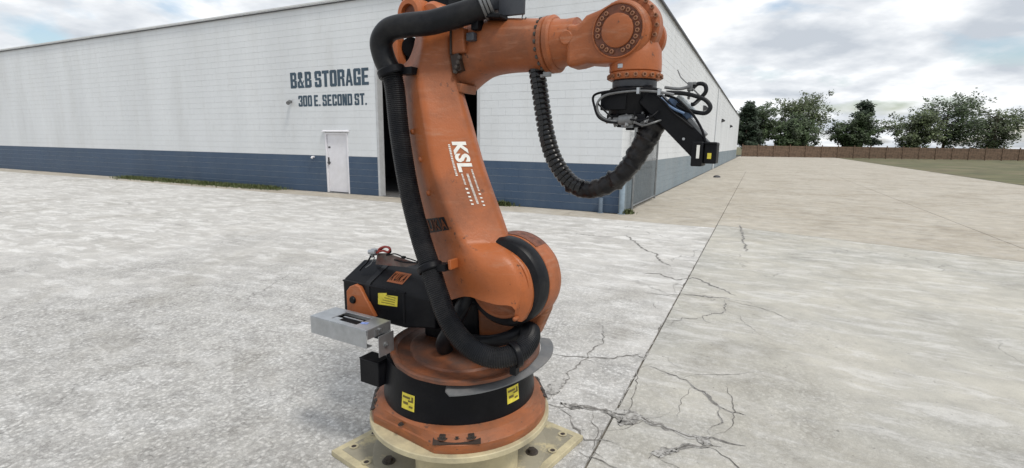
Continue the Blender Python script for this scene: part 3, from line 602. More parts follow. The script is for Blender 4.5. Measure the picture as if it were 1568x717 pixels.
# ================================================================== ROBOT
ZB = 0.2555
rob = empty('industrial_robot', (-0.26, 2.42, ZB), math.radians(-30)); tag(rob, 'large orange six axis robot arm with black hoses on a cream pedestal', 'robot')
def part(mb, name, m, **k):
    o = mb.build(name, m, rob, **k); o.location = (0, 0, -ZB); return o
AX = (0, 1, 0)                               # direction of the shoulder and elbow axes, away from the camera
def align(d): return Vector(d).to_track_quat('Z', 'Y').to_euler()
# --- base flange
def rflange(t):
    r = 0.447
    for cdeg, ap in ((-96, 0.398), (84, 0.40), (174, 0.40)):
        d = math.cos(math.radians(t - cdeg))
        if d > 0.3: r = min(r, ap / d)
    return r
mb = MB(); tt = [k * 3 for k in range(120)]
def ringz(sc_, add, z): return [((rflange(t) * sc_ + add) * math.cos(math.radians(t)), (rflange(t) * sc_ + add) * math.sin(math.radians(t)), z) for t in tt]
cone = lambda r, z: [(r * math.cos(math.radians(t)), r * math.sin(math.radians(t)), z) for t in tt]
mb.rings([ringz(1, 0, 0.2557), ringz(1, 0, 0.296), ringz(1, -0.005, 0.302), ringz(0.5, 0.5 * 0.39, 0.338), cone(0.372, 0.362)], True, True); fl = part(mb, 'base_flange', ORANGE_D, smooth=25)
FB = hexbolt(0.016, 0.016).mesh('flange_bolt', BOLT, 30)
PADM = MB().box((0, 0, 0), (0.060, 0.21, 0.004)).mesh('bolt_pocket_shade', DARKGAP, 30)  # thin dark plate, the shade of a recessed pocket put into colour
for cdeg in (-141, -56, 40, 130):
    a = math.radians(cdeg); o = inst('bolt_pocket_shade', PADM, (0.418 * math.cos(a), 0.418 * math.sin(a), 0.3150), fl, Euler((0, math.radians(26), a)))
    for dd in (-8.5, 0, 8.5): b = math.radians(cdeg + dd); inst('flange_bolt', FB, (0.422 * math.cos(b), 0.422 * math.sin(b), 0.320), fl, (0, 0, b)).scale = (1, 1, 1) if dd else (0.6, 0.6, 0.5)
for cdeg in (-4, -96, 84, 176): a = math.radians(cdeg); inst('flange_bolt', FB, (0.405 * math.cos(a), 0.405 * math.sin(a), 0.323), fl, (0, 0, a)).scale = (0.6, 0.6, 0.5)
# --- black base housing
mb = MB(); mb.lathe([(0.30, 0.350), (0.384, 0.350), (0.386, 0.366), (0.378, 0.46), (0.368, 0.565), (0.30, 0.575)], n=96); hs = part(mb, 'base_housing', BLACK)
def curved_label(deg, z0, z1, width, parent, m, r_at, lift):
    a0 = math.radians(deg) - width / 2 / r_at(z0); a1 = a0 + width / r_at(z0); mb = MB(); n = 6
    mb.rings([[((r_at(z) + lift) * math.cos(a0 + (a1 - a0) * k / n), (r_at(z) + lift) * math.sin(a0 + (a1 - a0) * k / n), z) for k in range(n + 1)] for z in (z0, z1)], False, False, False)
    return mb.build('label' if m is YELLOW else 'label_print', m, parent, smooth=0)
rh = lambda z: 0.386 - (z - 0.366) * 0.0905
for deg, zc in ((-92.5, 0.432), (-13.5, 0.447)):
    curved_label(deg, zc - 0.038, zc + 0.038, 0.078, hs, YELLOW, rh, 0.0015)
    for k, (dd, dz, ww, hh) in enumerate(((-1.5, 0.020, 0.045, 0.010), (2.5, 0.006, 0.03, 0.008), (-2, -0.008, 0.03, 0.012), (2.8, -0.020, 0.022, 0.009), (3.9, 0.018, 0.010, 0.02))):
        curved_label(deg + dd, zc + dz - hh / 2, zc + dz + hh / 2, ww, hs, YELLOW_P, rh, 0.0025)
# --- turntable dish
DP = [(-136, .349), (-117, .361), (-97, .396), (-78, .432), (-62, .455), (-49, .463), (-34, .457), (-14, .437), (5, .42), (34, .407), (70, .39), (110, .37), (150, .35), (190, .345)]
def rdish(t):
    P = [(a - 360, r) for a, r in DP] + DP + [(a + 360, r) for a, r in DP]
    for (a, r), (b, q) in zip(P, P[1:]):
        if a <= t <= b:
            f = (t - a) / (b - a); f = f * f * (3 - 2 * f) * 0.5 + f * 0.5; return r + (q - r) * f
    return 0.35
mb = MB(); t2 = [-136 + 3 * k for k in range(120)]
dr = lambda s, add, z: [((rdish(t) * s + add) * math.cos(math.radians(t)), (rdish(t) * s + add) * math.sin(math.radians(t)), z) for t in t2]
mb.rings([dr(0.85, 0, 0.577), dr(1, -0.012, 0.578), dr(1, 0, 0.585), dr(1, 0, 0.600), dr(1, -0.008, 0.604), dr(1, -0.022, 0.602), dr(0.98, -0.03, 0.586), dr(0.90, -0.03, 0.584), dr(0.78, -0.02, 0.586), dr(0.765, -0.02, 0.596), dr(0.70, 0, 0.598), dr(0.66, 0, 0.606), dr(0.50, 0, 0.610)]); tb = part(mb, 'turntable', GRIMY, smooth=40)
# --- grey crescent guard
mb = MB(); n = 40; A0, A1 = -62, 44
def rg(k): f = k / n; return 0.486 - 0.03 * math.sin(PI * f) ** 2 if f > 0.5 else 0.486 - 0.03 * math.sin(PI * f) ** 2
rings = []
for k in range(n + 1):
    t = math.radians(A0 + (A1 - A0) * k / n); ro = rg(k); ri = 0.415; z = 0.560 + 0.012 * (k / n)
    if k == 0: ro = 0.45
    rings.append([(r * math.cos(t), r * math.sin(t), zz) for r, zz in ((ri, z + 0.012), (ro, z - 0.004), (ro, z - 0.010), (ri, z + 0.006))])
mb.rings(rings); part(mb, 'crescent_guard', GREYPLATE, smooth=50)
# --- column under the shoulder joint
A2 = (0.35, 1.0)
mb = MB(); poly = [(0.16, 0.60), (0.33, 0.61), (0.40, 0.66), (0.47, 0.75), (0.515, 0.86), (0.53, 0.96), (0.48, 1.05), (0.40, 1.12), (0.22, 1.10), (0.14, 0.95)]
mb.prism(poly, -0.065, 0.02, lambda a, b, d: (a, d, b)); part(mb, 'column', ORANGE_D, bevel=0.02, seg=3)
mb = MB(); mb.box((-0.02, 0.04, 0.72), (0.34, 0.20, 0.24)); part(mb, 'shade_box', BLACK, bevel=0.02, seg=3)  # black box added to paint the shadowed dark below the counterbalance
mb = MB(); mb.tube(spline([(0.009,-0.100,0.669), (0.136,-0.130,0.679), (0.271,-0.140,0.703), (0.374,-0.110,0.743), (0.402,-0.070,0.779)], 8), 0.030, 16); part(mb, 'dark_gap_tube', RUBBER, smooth=60)  # black tube added to fill the dark gap below the arm foot
mb = MB(); mb.lathe([(0.0, -0.112), (0.188, -0.112), (0.203, -0.104), (0.208, -0.03), (0.206, 0.0), (0.185, 0.03), (0.150, 0.11), (0.10, 0.125), (0, 0.125)], (A2[0], 0, A2[1]), AX, 72); drm = part(mb, 'shoulder_drum', ORANGE)
mb = MB(); mb.lathe([(0.2062, -0.095), (0.2092, -0.03), (0.2072, -0.002)], (A2[0], 0, A2[1]), AX, 24, math.radians(72), math.radians(128)); mb.build('grease_stain', DARKRING, drm)
mb = MB(); mb.lathe([(0.0, -0.178), (0.160, -0.178), (0.186, -0.172), (0.199, -0.155), (0.201, -0.108), (0.185, -0.100), (0, -0.100)], (A2[0], 0, A2[1]), AX, 72); part(mb, 'seal_ring', RUBBER)
mb = MB(); mb.lathe([(0, 0.12), (0.085, 0.12), (0.085, 0.14), (0.07, 0.15), (0, 0.15)], (A2[0], 0, A2[1]), AX, 32); part(mb, 'shoulder_end_cover', ORANGE_D)
# --- link arm: foot disc and shell
mb = MB(); mb.lathe([(0.0, -0.178), (0.09, -0.178), (0.125, -0.184), (0.138, -0.196), (0.148, -0.197), (0.154, -0.190), (0.155, -0.174), (0, -0.174)], (A2[0], 0, A2[1]), AX, 72); part(mb, 'arm_foot', ORANGE)
LROWS = [  # back left, left edge, ridge, right edge, back right
 [(-0.194,-0.050,2.192), (-0.149,-0.130,2.170), (-0.063,-0.170,2.152), (0.048,-0.120,2.151), (0.010,-0.050,2.170)],
 [(-0.197,-0.050,2.083), (-0.148,-0.130,2.064), (-0.053,-0.180,2.047), (0.050,-0.120,2.038), (0.016,-0.050,2.053)],
 [(-0.232,-0.050,1.997), (-0.203,-0.110,1.986), (-0.053,-0.200,1.957), (0.060,-0.120,1.939), (0.030,-0.050,1.950)],
 [(-0.292,-0.050,1.910), (-0.283,-0.115,1.902), (-0.045,-0.230,1.858), (0.088,-0.120,1.844), (0.058,-0.050,1.852)],
 [(-0.283,-0.050,1.671), (-0.283,-0.115,1.668), (0.016,-0.260,1.662), (0.153,-0.120,1.666), (0.130,-0.060,1.669)],
 [(-0.239,-0.050,1.464), (-0.248,-0.115,1.466), (0.063,-0.270,1.483), (0.219,-0.120,1.484), (0.197,-0.060,1.480)],
 [(-0.168,-0.050,1.256), (-0.192,-0.120,1.246), (0.142,-0.275,1.307), (0.299,-0.120,1.302), (0.279,-0.060,1.293)],
 [(-0.123,-0.050,1.062), (-0.135,-0.130,1.066), (0.217,-0.280,1.182), (0.366,-0.130,1.174), (0.350,-0.080,1.164)],
 [(-0.076,-0.060,0.903), (-0.072,-0.170,0.923), (0.270,-0.285,1.096), (0.435,-0.140,1.089), (0.423,-0.100,1.079)],
]
def lerp(a, b, f): return Vector(a) * (1 - f) + Vector(b) * f
NSUB = 8
cols = [spline([r[c] for r in LROWS], NSUB) for c in range(5)]
def rpoly(P, R, n=4, m=0):
    out = []
    for i, p in enumerate(P):
        a, b = P[i - 1], P[(i + 1) % len(P)]; r = min(R[i], (a - p).length * 0.45, (b - p).length * 0.45)
        s, e = p + (a - p).normalized() * r, p + (b - p).normalized() * r
        for k in range(n): t = k / (n - 1); out.append(s * (1 - t) ** 2 + p * 2 * t * (1 - t) + e * t * t)
        if m:
            c = P[(i + 2) % len(P)]; r2 = min(R[(i + 1) % len(P)], (p - b).length * 0.45, (c - b).length * 0.45); s2 = b + (p - b).normalized() * r2
            for k in range(1, m + 1): out.append(e.lerp(s2, k / (m + 1)))
    return out
RR = [0.01, 0.025, 0.028, 0.03, 0.01]
CN, CM = 7, 7
secs = [rpoly([cols[c][i] for c in range(5)], RR, CN, CM) for i in range(7 * NSUB + 1)]
# lower shell: one patch that blends the last arm section into the round foot, its lower edge arched over the recess
def along(P, n):
    P = [Vector(p) for p in P]; L = [0]
    for a, b in zip(P, P[1:]): L.append(L[-1] + (b - a).length)
    out = []
    for k in range(n):
        d = L[-1] * k / (n - 1); i = max(q for q in range(len(P) - 1) if L[q] <= d + 1e-9); out.append(P[i].lerp(P[i + 1], min(1, (d - L[i]) / max(1e-9, L[i + 1] - L[i]))))
    return out
TOPC = secs[-1][CN + CM + CN // 2: 3 * (CN + CM) + CN // 2 + 1]
LEFTC = [TOPC[0], (-0.097,-0.145,0.913), (-0.034,-0.165,0.814)]
RIGHTC = [TOPC[-1], (0.445,-0.165,1.129), (0.492,-0.180,1.068), (0.513,-0.188,0.989), (0.505,-0.198,0.919), (0.478,-0.215,0.862)]
BOTC = [(-0.034,-0.165,0.814), (0.121,-0.235,0.900), (0.227,-0.258,0.942), (0.311,-0.266,0.938), (0.390,-0.268,0.935), (0.444,-0.262,0.940), (0.466,-0.252,0.922), (0.451,-0.235,0.871), (0.478,-0.215,0.862)]
NV = 22; c0_ = [Vector(p) for p in TOPC]; NU = len(c0_); lens = [0]
for a, b in zip(c0_, c0_[1:]): lens.append(lens[-1] + (b - a).length)
US = [0.5 * q / lens[-1] + 0.5 * k / (NU - 1) for k, q in enumerate(lens)]; fine_ = along(spline(BOTC, 6), 401)
c1_ = [fine_[int(round(u * 400))] for u in US]
d0_, d1_ = along(spline(LEFTC, 8), NV), along(spline(RIGHTC, 8), NV)
outer = []
for r in range(NV):
    v = r / (NV - 1); row = []
    for k in range(NU):
        u = US[k]
        p = c0_[k] * (1 - v) + c1_[k] * v + d0_[r] * (1 - u) + d1_[r] * u - (c0_[0] * (1 - u) * (1 - v) + c0_[-1] * u * (1 - v) + c1_[0] * (1 - u) * v + c1_[-1] * u * v)
        p.y -= 0.018 * math.sin(PI * v) ** 2 * math.sin(PI * u); row.append(p)
    outer.append(row)
inner = [[Vector((p.x, p.y + 0.022, p.z)) for p in row] for row in outer[-6:]]
mb = MB(); mb.rings(secs, True, False); mb.rings(outer, False, False, False); mb.rings(inner, False, False, False); mb.rings([outer[-1], inner[-1]], False, False, False)
mb.rings([[r[-1] for r in outer], [Vector((r[-1].x - 0.004, -0.10, r[-1].z)) for r in outer]], False, False, False); mb.rings([[r[0] for r in outer], [Vector((r[0].x + 0.03, -0.06, r[0].z)) for r in outer]], False, False, False)
shell = part(mb, 'link_arm', ORANGE, smooth=0)
bm = bmesh.new(); bm.from_mesh(shell.data); bmesh.ops.remove_doubles(bm, verts=bm.verts, dist=2e-5); bmesh.ops.recalc_face_normals(bm, faces=bm.faces); bm.to_mesh(shell.data); bm.free(); shell.data.shade_smooth(); shell.data.set_sharp_from_angle(angle=math.radians(40))
mb = MB(); p = Vector((0.464,-0.225,0.882)); mb.lathe([(0.006, 0.0), (0.009, -0.01), (0.009, -0.03), (0.004, -0.034)], p, AX, 12); mb.build('skirt_pin', ORANGE, shell)
def facet(v, w, c0=2, c1=3, lift=0.0016):
    i = max(0, min(len(cols[0]) - 2, int(v * NSUB))); f = v * NSUB - i
    A, B = cols[c0][i].lerp(cols[c0][i + 1], f), cols[c1][i].lerp(cols[c1][i + 1], f); d = cols[c0][i + 1] - cols[c0][i]
    n = (B - A).cross(d).normalized()
    if n.y > 0: n = -n
    return A.lerp(B, w) + n * lift
def facet_mesh(me, v0, v1, w0, w1, c0=2, c1=3, lift=0.0016):
    """bend a flat mesh onto the arm facet: its x runs down the arm, its y towards the right edge"""
    xs = [q.co.x for q in me.vertices]; ys = [q.co.y for q in me.vertices]; zs = [q.co.z for q in me.vertices]
    x0, x1, y0, y1 = min(xs), max(xs), min(ys), max(ys)
    for q in me.vertices:
        z = 0.0008 if q.co.z > 0 else -0.0008
        q.co = facet(v0 + (v1 - v0) * (q.co.x - x0) / (x1 - x0), w0 + (w1 - w0) * (q.co.y - y0) / (y1 - y0), c0, c1, lift + z)
me, _, _ = text_mesh('lettering', 'KSL', 1.0, WHITEPRINT, 0.045, 0.001, 1.0, 1.08); facet_mesh(me, 4.34, 5.06, 0.49, 0.80); o = inst('lettering', me, (0, 0, 0), shell); o['label'] = 'white KSL letters running down the arm'
rnd = random.Random(5)
def dashes(v0, v1, w, dw, gap, lens, c0=2, c1=3):
    mb = MB(); v = v0
    while v < v1:
        l = rnd.uniform(*lens); g = []
        for vv in (v, min(v + l, v1)):
            for ww in (w, w + dw): g.append(facet(vv, ww, c0, c1, 0.002))
        mb.add(g, [(0, 1, 3, 2)]); v += l + gap
    mb.build('small_print', WHITEPRINT, shell, smooth=0)
dashes(4.40, 5.16, 0.405, 0.042, 0.016, (0.012, 0.03))
dashes(5.10, 5.36, 0.52, 0.035, 0.014, (0.010, 0.022)); dashes(5.10, 5.80, 0.625, 0.045, 0.012, (0.010, 0.02)); dashes(5.00, 5.50, 0.745, 0.035, 0.014, (0.010, 0.022))
dashes(5.42, 5.82, 0.51, 0.05, 0.055, (0.030, 0.038)); dashes(5.54, 5.84, 0.735, 0.045, 0.055, (0.030, 0.038))
# black maker plate with orange letters, half covered by the hose
for k in range(4):
    mb = MB(); w0 = 0.22 + k * 0.165; g = [facet(vv, ww, 1, 2, 0.002) for vv in (6.12, 6.50) for ww in (w0, w0 + 0.150)]; mb.add(g, [(0, 1, 3, 2)]); mb.build('maker_plate', BLACK, shell, smooth=0)
    me, _, _ = text_mesh('maker_letter', 'KUKA'[k], 1.0, ORANGE, 0.02, 0.001)
    xs = [q.co.x for q in me.vertices]; ys = [q.co.y for q in me.vertices]
    for q in me.vertices:
        fx, fy = q.co.x / max(xs), q.co.y / max(ys); q.co = facet(6.46 - 0.30 * fy, w0 + 0.018 + 0.115 * fx, 1, 2, 0.0032)
    inst('maker_letter', me, (0, 0, 0), shell)
KB = MB().lathe([(0.014, 0), (0.013, 0.006), (0.008, 0.011), (0, 0.012)], n=14).mesh('cap_screw', ORANGE, 40)
for v, w in ((4.75, 0.68), (5.52, 0.66), (4.1, 0.55)):
    p, q = facet(v, w, 1, 2, 0), facet(v, w, 1, 2, 1.0); inst('cap_screw', KB, p, shell, align(q - p))
# --- elbow
EL = Vector((-0.150,-0.120,2.161))
mb = MB(); mb.lathe([(0.040, -0.05), (0.058, -0.05), (0.072, -0.038), (0.074, 0.04), (0.06, 0.06), (0.001, 0.06)], EL, AX, 48, caps=False); mb.lathe([(0.0405, -0.0495), (0.036, -0.01), (0.001, -0.01)], EL, AX, 32, caps=False); part(mb, 'elbow_cap', ORANGE)
mb = MB(); mb.lathe([(0.0, -0.03), (0.0385, -0.03), (0.0385, -0.012), (0, -0.012)], EL, AX, 32); part(mb, 'cap_recess', DARKRING)
mb = MB(); mb.lathe([(0.0, -0.05), (0.055, -0.05), (0.07, -0.03), (0.072, 0.05), (0, 0.06)], Vector((-0.055,-0.090,2.141)), AX, 40); part(mb, 'elbow_shoulder', ORANGE)
A3 = Vector((-0.006,0.000,2.017))
mb = MB(); mb.lathe([(0.0, -0.09), (0.105, -0.09), (0.125, -0.08), (0.128, 0.09), (0.11, 0.12), (0, 0.12)], A3, AX, 56); part(mb, 'elbow_housing', ORANGE_D)
mb = MB(); mb.lathe([(0.0, -0.105), (0.095, -0.105), (0.095, -0.088), (0, -0.088)], A3, AX, 48); part(mb, 'elbow_gear', DARKGAP)
TEETH = hexbolt(0.009, 0.012, False).mesh('gear_bolt', BOLT, 30)
for k in range(18): a = k * PI / 9; inst('gear_bolt', TEETH, A3 + Vector((0.082 * math.cos(a), -0.105 - ZB * 0, 0.082 * math.sin(a))) - Vector((0, 0, ZB)), rob, (PI / 2, 0, 0))
mb = MB(); c = Vector((0.081,-0.115,1.941)); mb.box(c, (0.045, 0.03, 0.075), Matrix.Rotation(-0.2, 3, 'Y')); mb.box(Vector((0.061,-0.125,2.025)), (0.010, 0.03, 0.10)); gp = part(mb, 'elbow_gap_shade', DARKGAP)  # dark boxes painted in as the shade of the elbow joint gap
for k in range(4): q = Vector((0.108,-0.132,1.961)).lerp(Vector((0.083,-0.132,1.903)), k / 3); inst('gap_bolt', TEETH, q, gp, (PI / 2, 0, 0))
mb = MB(); c = Vector((0.089,-0.110,2.031)); mb.box(c, (0.075, 0.05, 0.105), Matrix.Rotation(-0.08, 3, 'Y')); part(mb, 'elbow_block', ORANGE, bevel=0.008)
mb = MB(); c = Vector((0.076,-0.060,1.839)); mb.box(c, (0.055, 0.12, 0.04), Matrix.Rotation(0.15, 3, 'Y')); part(mb, 'elbow_stop', ORANGE_D, bevel=0.006)
# --- forearm
FS = [((0.053,0.000,2.103), (0.052,0.000,1.828), 0.105, 3.2), ((0.114,0.000,2.125), (0.114,0.000,1.869), 0.108, 3.0), ((0.179,0.000,2.135), (0.181,0.000,1.894), 0.110, 2.6), ((0.273,0.000,2.128), (0.276,0.000,1.903), 0.108, 2.3), ((0.385,0.000,2.116), (0.390,0.000,1.902), 0.105, 2.05), ((0.455,0.000,2.109), (0.461,0.000,1.901), 0.104, 2.0)]
rows = []; nn = 40
cts = [(Vector(a) + Vector(b)) / 2 for a, b, _, _ in FS]; hhs = [(Vector(a) - Vector(b)).length / 2 for a, b, _, _ in FS]
c_s = spline(cts, 5); h_s = spline([(h, FS[i][2], FS[i][3]) for i, h in enumerate(hhs)], 5)
for c, (h, wd, ex) in zip(c_s, h_s):
    rr_ = []
    for k in range(nn):
        t = 2 * PI * k / nn; cx_, sx_ = math.cos(t), math.sin(t)
        rr_.append(c + Vector((0, math.copysign(abs(cx_) ** (2 / ex), cx_) * wd, math.copysign(abs(sx_) ** (2 / ex), sx_) * h)))
    rows.append(rr_)
mb = MB(); mb.rings(rows); fore = part(mb, 'forearm', ORANGE, smooth=40)
FA = Vector((0.482,0.000,2.004)); W5 = Vector((0.815, 0, 2.030)); FD = Vector((1, 0, 0.06)).normalized()
mb = MB(); mb.lathe([(0.0, -0.030), (0.100, -0.030), (0.112, -0.022), (0.114, -0.006), (0.106, -0.002), (0.106, 0.002), (0.114, 0.004), (0.114, 0.022), (0.104, 0.030), (0.0, 0.030)], FA, FD, 64); flg = part(mb, 'forearm_flange', ORANGE)
X_, Y_, _a = frame(FD)
FBO = hexbolt(0.0085, 0.011, False, True).mesh('flange_screw', BOLT, 30)
for k in range(22): a = 2 * PI * k / 22; inst('flange_screw', FBO, FA + (X_ * math.cos(a) + Y_ * math.sin(a)) * 0.106 - FD * 0.023, flg, align(-FD))
# --- wrist
mb = MB(); mb.lathe([(0.0, 0.025), (0.100, 0.028), (0.094, 0.045), (0.089, 0.075), (0.088, 0.12), (0, 0.12)], FA, FD, 48); wn_ = part(mb, 'wrist_neck', ORANGE)
mb = MB(); c = Vector((0.586,-0.088,2.007)); mb.lathe([(0, -0.012), (0.024, -0.012), (0.027, -0.009), (0.029, -0.003), (0.034, 0.0), (0.034, 0.03), (0, 0.03)], c, AX, 32); mb.build('side_cap', ORANGE, wn_)
WC = Vector((W5.x - 0.02, -0.1, W5.z - 0.018))
prof = [(0.580,-0.090,2.063), (0.629,-0.090,2.051), (0.663,-0.090,2.083), (0.717,-0.090,2.097)]
prof2 = [(0.718,-0.090,1.901), (0.670,-0.090,1.907), (0.635,-0.090,1.899), (0.586,-0.090,1.895)]
RW = 0.112; circ = [(WC.x + RW * math.cos(t), WC.z + RW * math.sin(t)) for t in [math.radians(100 - 12.5 * k) for k in range(17)]]
poly = [(p[0], p[2]) for p in prof] + circ + [(p[0], p[2]) for p in prof2]
mb = MB(); mb.prism(poly, -0.098, 0.02, lambda a, b, d: (a, d, b)); wr = part(mb, 'wrist_housing', ORANGE, bevel=0.022, seg=4, smooth=50)
mb = MB(); mb.lathe([(0.099, 0.000), (0.097, -0.006), (0.093, -0.006), (0.090, 0.010), (0.062, 0.010), (0.060, -0.008), (0.055, -0.011), (0.0, -0.012)], WC, AX, 56); part(mb, 'wrist_cover', ORANGE, smooth=30)
mb = MB(); mb.lathe([(0.0905, -0.002), (0.0905, 0.002), (0.0605, 0.002), (0.0605, -0.002)], WC, AX, 56); part(mb, 'cover_groove', DARKRING)
WBM = hexbolt(0.0082, 0.009, False, True).mesh('cover_screw', BOLT_O, 30)
for k in range(22):
    if k in (5, 6, 12, 16): continue
    a = 2 * PI * k / 22 + 0.2; inst('cover_screw', WBM, WC + Vector((0.0755 * math.cos(a), -0.0015, 0.0755 * math.sin(a))), wr, (PI / 2, 0, 0))
mb = MB(); mb.lathe([(0, -0.045), (0.104, -0.045), (0.116, -0.036), (0.117, 0.01), (0.100, 0.035), (0.080, 0.045), (0, 0.045)], W5, AX, 64); hd = part(mb, 'wrist_drum', ORANGE)
for k in range(20): a = 2 * PI * k / 20; inst('drum_screw', WBM, W5 + Vector((0.1075 * math.cos(a), -0.044, 0.1075 * math.sin(a))), hd, (PI / 2, 0, 0))
mb = MB(); mb.lathe([(0, 0.04), (0.060, 0.04), (0.060, 0.115), (0.076, 0.12), (0.079, 0.14), (0.070, 0.175), (0, 0.18)], W5 + Vector((0.022, 0, -0.012)), AX, 40); part(mb, 'wrist_motor_cap', ORANGE)
T6 = Vector((0.838, 0, 0))
mb = MB(); mb.lathe([(0.0, 1.843), (0.094, 1.843), (0.097, 1.848), (0.097, 1.868), (0.092, 1.871), (0.098, 1.874), (0.098, 1.90), (0.094, 1.95), (0.07, 2.0), (0, 2.0)], T6, (0, 0, 1), 56); hand = part(mb, 'wrist_hand', ORANGE)
for k in range(20): a = 2 * PI * k / 20; inst('hand_screw', WBM, T6 + Vector((0.0965 * math.cos(a), 0.0965 * math.sin(a), 1.855)), hand, align((math.cos(a), math.sin(a), 0)))
mb = MB(); c = Vector((0.821,-0.090,1.888)); mb.box(c, (0.045, 0.012, 0.018)); mb.build('worn_patch', STEEL, hand, bevel=0.003)
# --- black motors and panels at the back of the forearm
mb = MB(); c = Vector((-0.330,0.050,2.062)); mb.lathe([(0, -0.02), (0.05, -0.02), (0.05, 0.16), (0, 0.17)], c, (-0.5, 0.3, 0.0), 28); mb.box(c + Vector((-0.02, 0.0, -0.055)), (0.12, 0.05, 0.02)); part(mb, 'rear_motor', BLACK)
mb = MB(); c = Vector((-0.367,0.000,2.045)); mb.box(c, (0.045, 0.06, 0.17), Matrix.Rotation(-0.12, 3, 'Y')); part(mb, 'rear_bracket', ORANGE, bevel=0.008)
mb = MB(); mb.box(Vector((-0.188,0.100,2.308)), (0.30, 0.22, 0.07), Matrix.Rotation(-0.06, 3, 'Y')); mb.box(Vector((-0.149,0.080,2.210)), (0.16, 0.14, 0.20)); mb.box(Vector((-0.079,0.100,2.138)), (0.14, 0.12, 0.16)); part(mb, 'rear_gearbox', BLACK, bevel=0.012)
mb = MB(); mb.box(Vector((0.320,-0.060,2.195)), (0.125, 0.014, 0.145), Matrix.Rotation(0.02, 3, 'Y')); mb.box(Vector((0.255,0.000,2.217)), (0.11, 0.10, 0.12)); pn = part(mb, 'hose_mount_panel', SLATE, bevel=0.004)
c = Vector((0.374,-0.050,2.115)); mb = MB(); mb.tube(spline([c + Vector((-0.006, 0, 0.012)), c + Vector((-0.010, 0, -0.004)), c + Vector((0, 0, -0.012)), c + Vector((0.009, 0, -0.002))], 4), 0.0025, 6); mb.build('hook', GREYMETAL, pn)
mb = MB(); c = Vector((0.256,-0.100,2.117)); mb.box(c, (0.10, 0.07, 0.018), Matrix.Rotation(0.12, 3, 'Y')); mb.box(c + Vector((-0.075, -0.01, -0.020)), (0.035, 0.05, 0.06)); part(mb, 'hose_bracket', BLACK, bevel=0.005)
mb = MB(); mb.box(Vector((0.161,-0.125,2.041)), (0.038, 0.03, 0.034)); part(mb, 'sensor_block', SLATE, bevel=0.004)
mb = MB(); mb.lathe([(0.004, 0), (0.009, 0.002), (0.009, 0.012), (0.004, 0.014)], Vector((0.478,-0.080,1.877)), (0, 0, -1), 10); mb.box(Vector((0.506,-0.090,1.874)), (0.028, 0.02, 0.016)); part(mb, 'cable_clip', GREYMETAL)

# --- main dress-pack hose: smooth sleeve over the top, ribbed below
HP = [(0.243,-0.100,2.174), (0.201,-0.120,2.154), (0.119,-0.170,2.122), (0.029,-0.230,2.091), (-0.081,-0.260,2.085), (-0.169,-0.270,2.073), (-0.217,-0.270,2.029), (-0.214,-0.260,1.965), (-0.184,-0.250,1.898)]
path = resample(spline(HP, 12), 0.008)
mb = MB(); mb.tube(path, 0.049, 24); part(mb, 'hose_sleeve', RUBBER, smooth=60)
HP2 = [(-0.183,-0.250,1.909), (-0.168,-0.245,1.820), (-0.154,-0.245,1.678), (-0.127,-0.250,1.534), (-0.077,-0.265,1.362), (-0.003,-0.290,1.194), (0.073,-0.315,1.061), (0.131,-0.335,0.958), (0.197,-0.345,0.847), (0.291,-0.345,0.762), (0.396,-0.325,0.726), (0.474,-0.265,0.734), (0.489,-0.180,0.759), (0.448,-0.080,0.767), (0.371,0.020,0.754)]
path2 = resample(spline(HP2, 14), 0.0042)
rad = [0.0455 if i % 2 else 0.0425 for i in range(len(path2))]
mb = MB(); mb.tube(path2, rad, 22); part(mb, 'ribbed_hose', RUBBER, smooth=0)
mb = MB(); mb.tube(resample(spline([(0.183,-0.190,0.923), (0.157,-0.215,0.845), (0.097,-0.225,0.736), (0.046,-0.200,0.652), (0.015,-0.100,0.557)], 10), 0.01), 0.034, 18); part(mb, 'lower_hose', RUBBER, smooth=60)
def clamp(c, d, r, w, name, m=BLACK):
    mb = MB(); mb.lathe([(r * 0.93, -w / 2), (r * 1.06, -w / 2), (r * 1.12, -w / 3), (r * 1.12, w / 3), (r * 1.06, w / 2), (r * 0.93, w / 2), (r * 0.93, -w / 2)], c, d, 32)
    return mb
c = Vector((-0.180,-0.250,1.901)); d = Vector(HP2[1]) - Vector(HP[-2])
mb = clamp(c, d, 0.056, 0.034, ''); mb.box(c + Vector((0.075, 0.03, 0.004)), (0.07, 0.05, 0.03)); part(mb, 'hose_clamp', BLACK, smooth=30)
c = Vector((0.073,-0.315,1.061)); d = Vector(HP2[7]) - Vector(HP2[5]); mb = clamp(c, d, 0.050, 0.030, ''); e = Vector((0.151,-0.300,1.081))
mb.box((c + e) / 2 + Vector((0.012, 0.0, 0.0)), ((e - c).length * 1.0, 0.05, 0.030), Matrix.Rotation(-0.10, 3, 'Y')); part(mb, 'hose_clamp', BLACK, smooth=30)
mb = MB(); mb.box(Vector((0.182,-0.295,1.089)), (0.016, 0.055, 0.042), Matrix.Rotation(-0.10, 3, 'Y')); part(mb, 'clamp_block', ORANGE, bevel=0.003)
c = Vector((0.474,-0.265,0.734)); d = Vector(HP2[12]) - Vector(HP2[10]); mb = clamp(c, d, 0.051, 0.026, ''); mb.box(c + Vector((0, 0.0, -0.062)), (0.03, 0.03, 0.05)); part(mb, 'hose_clamp', BLACK, smooth=30)
cs = Vector(HP[1])
for k in range(3):
    cc = Vector(HP[0]).lerp(cs, 0.15 + 0.3 * k); mb = clamp(cc, Vector(HP[0]) - cs, 0.052, 0.013, ''); part(mb, 'coupling_ring', GREYMETAL, smooth=30)
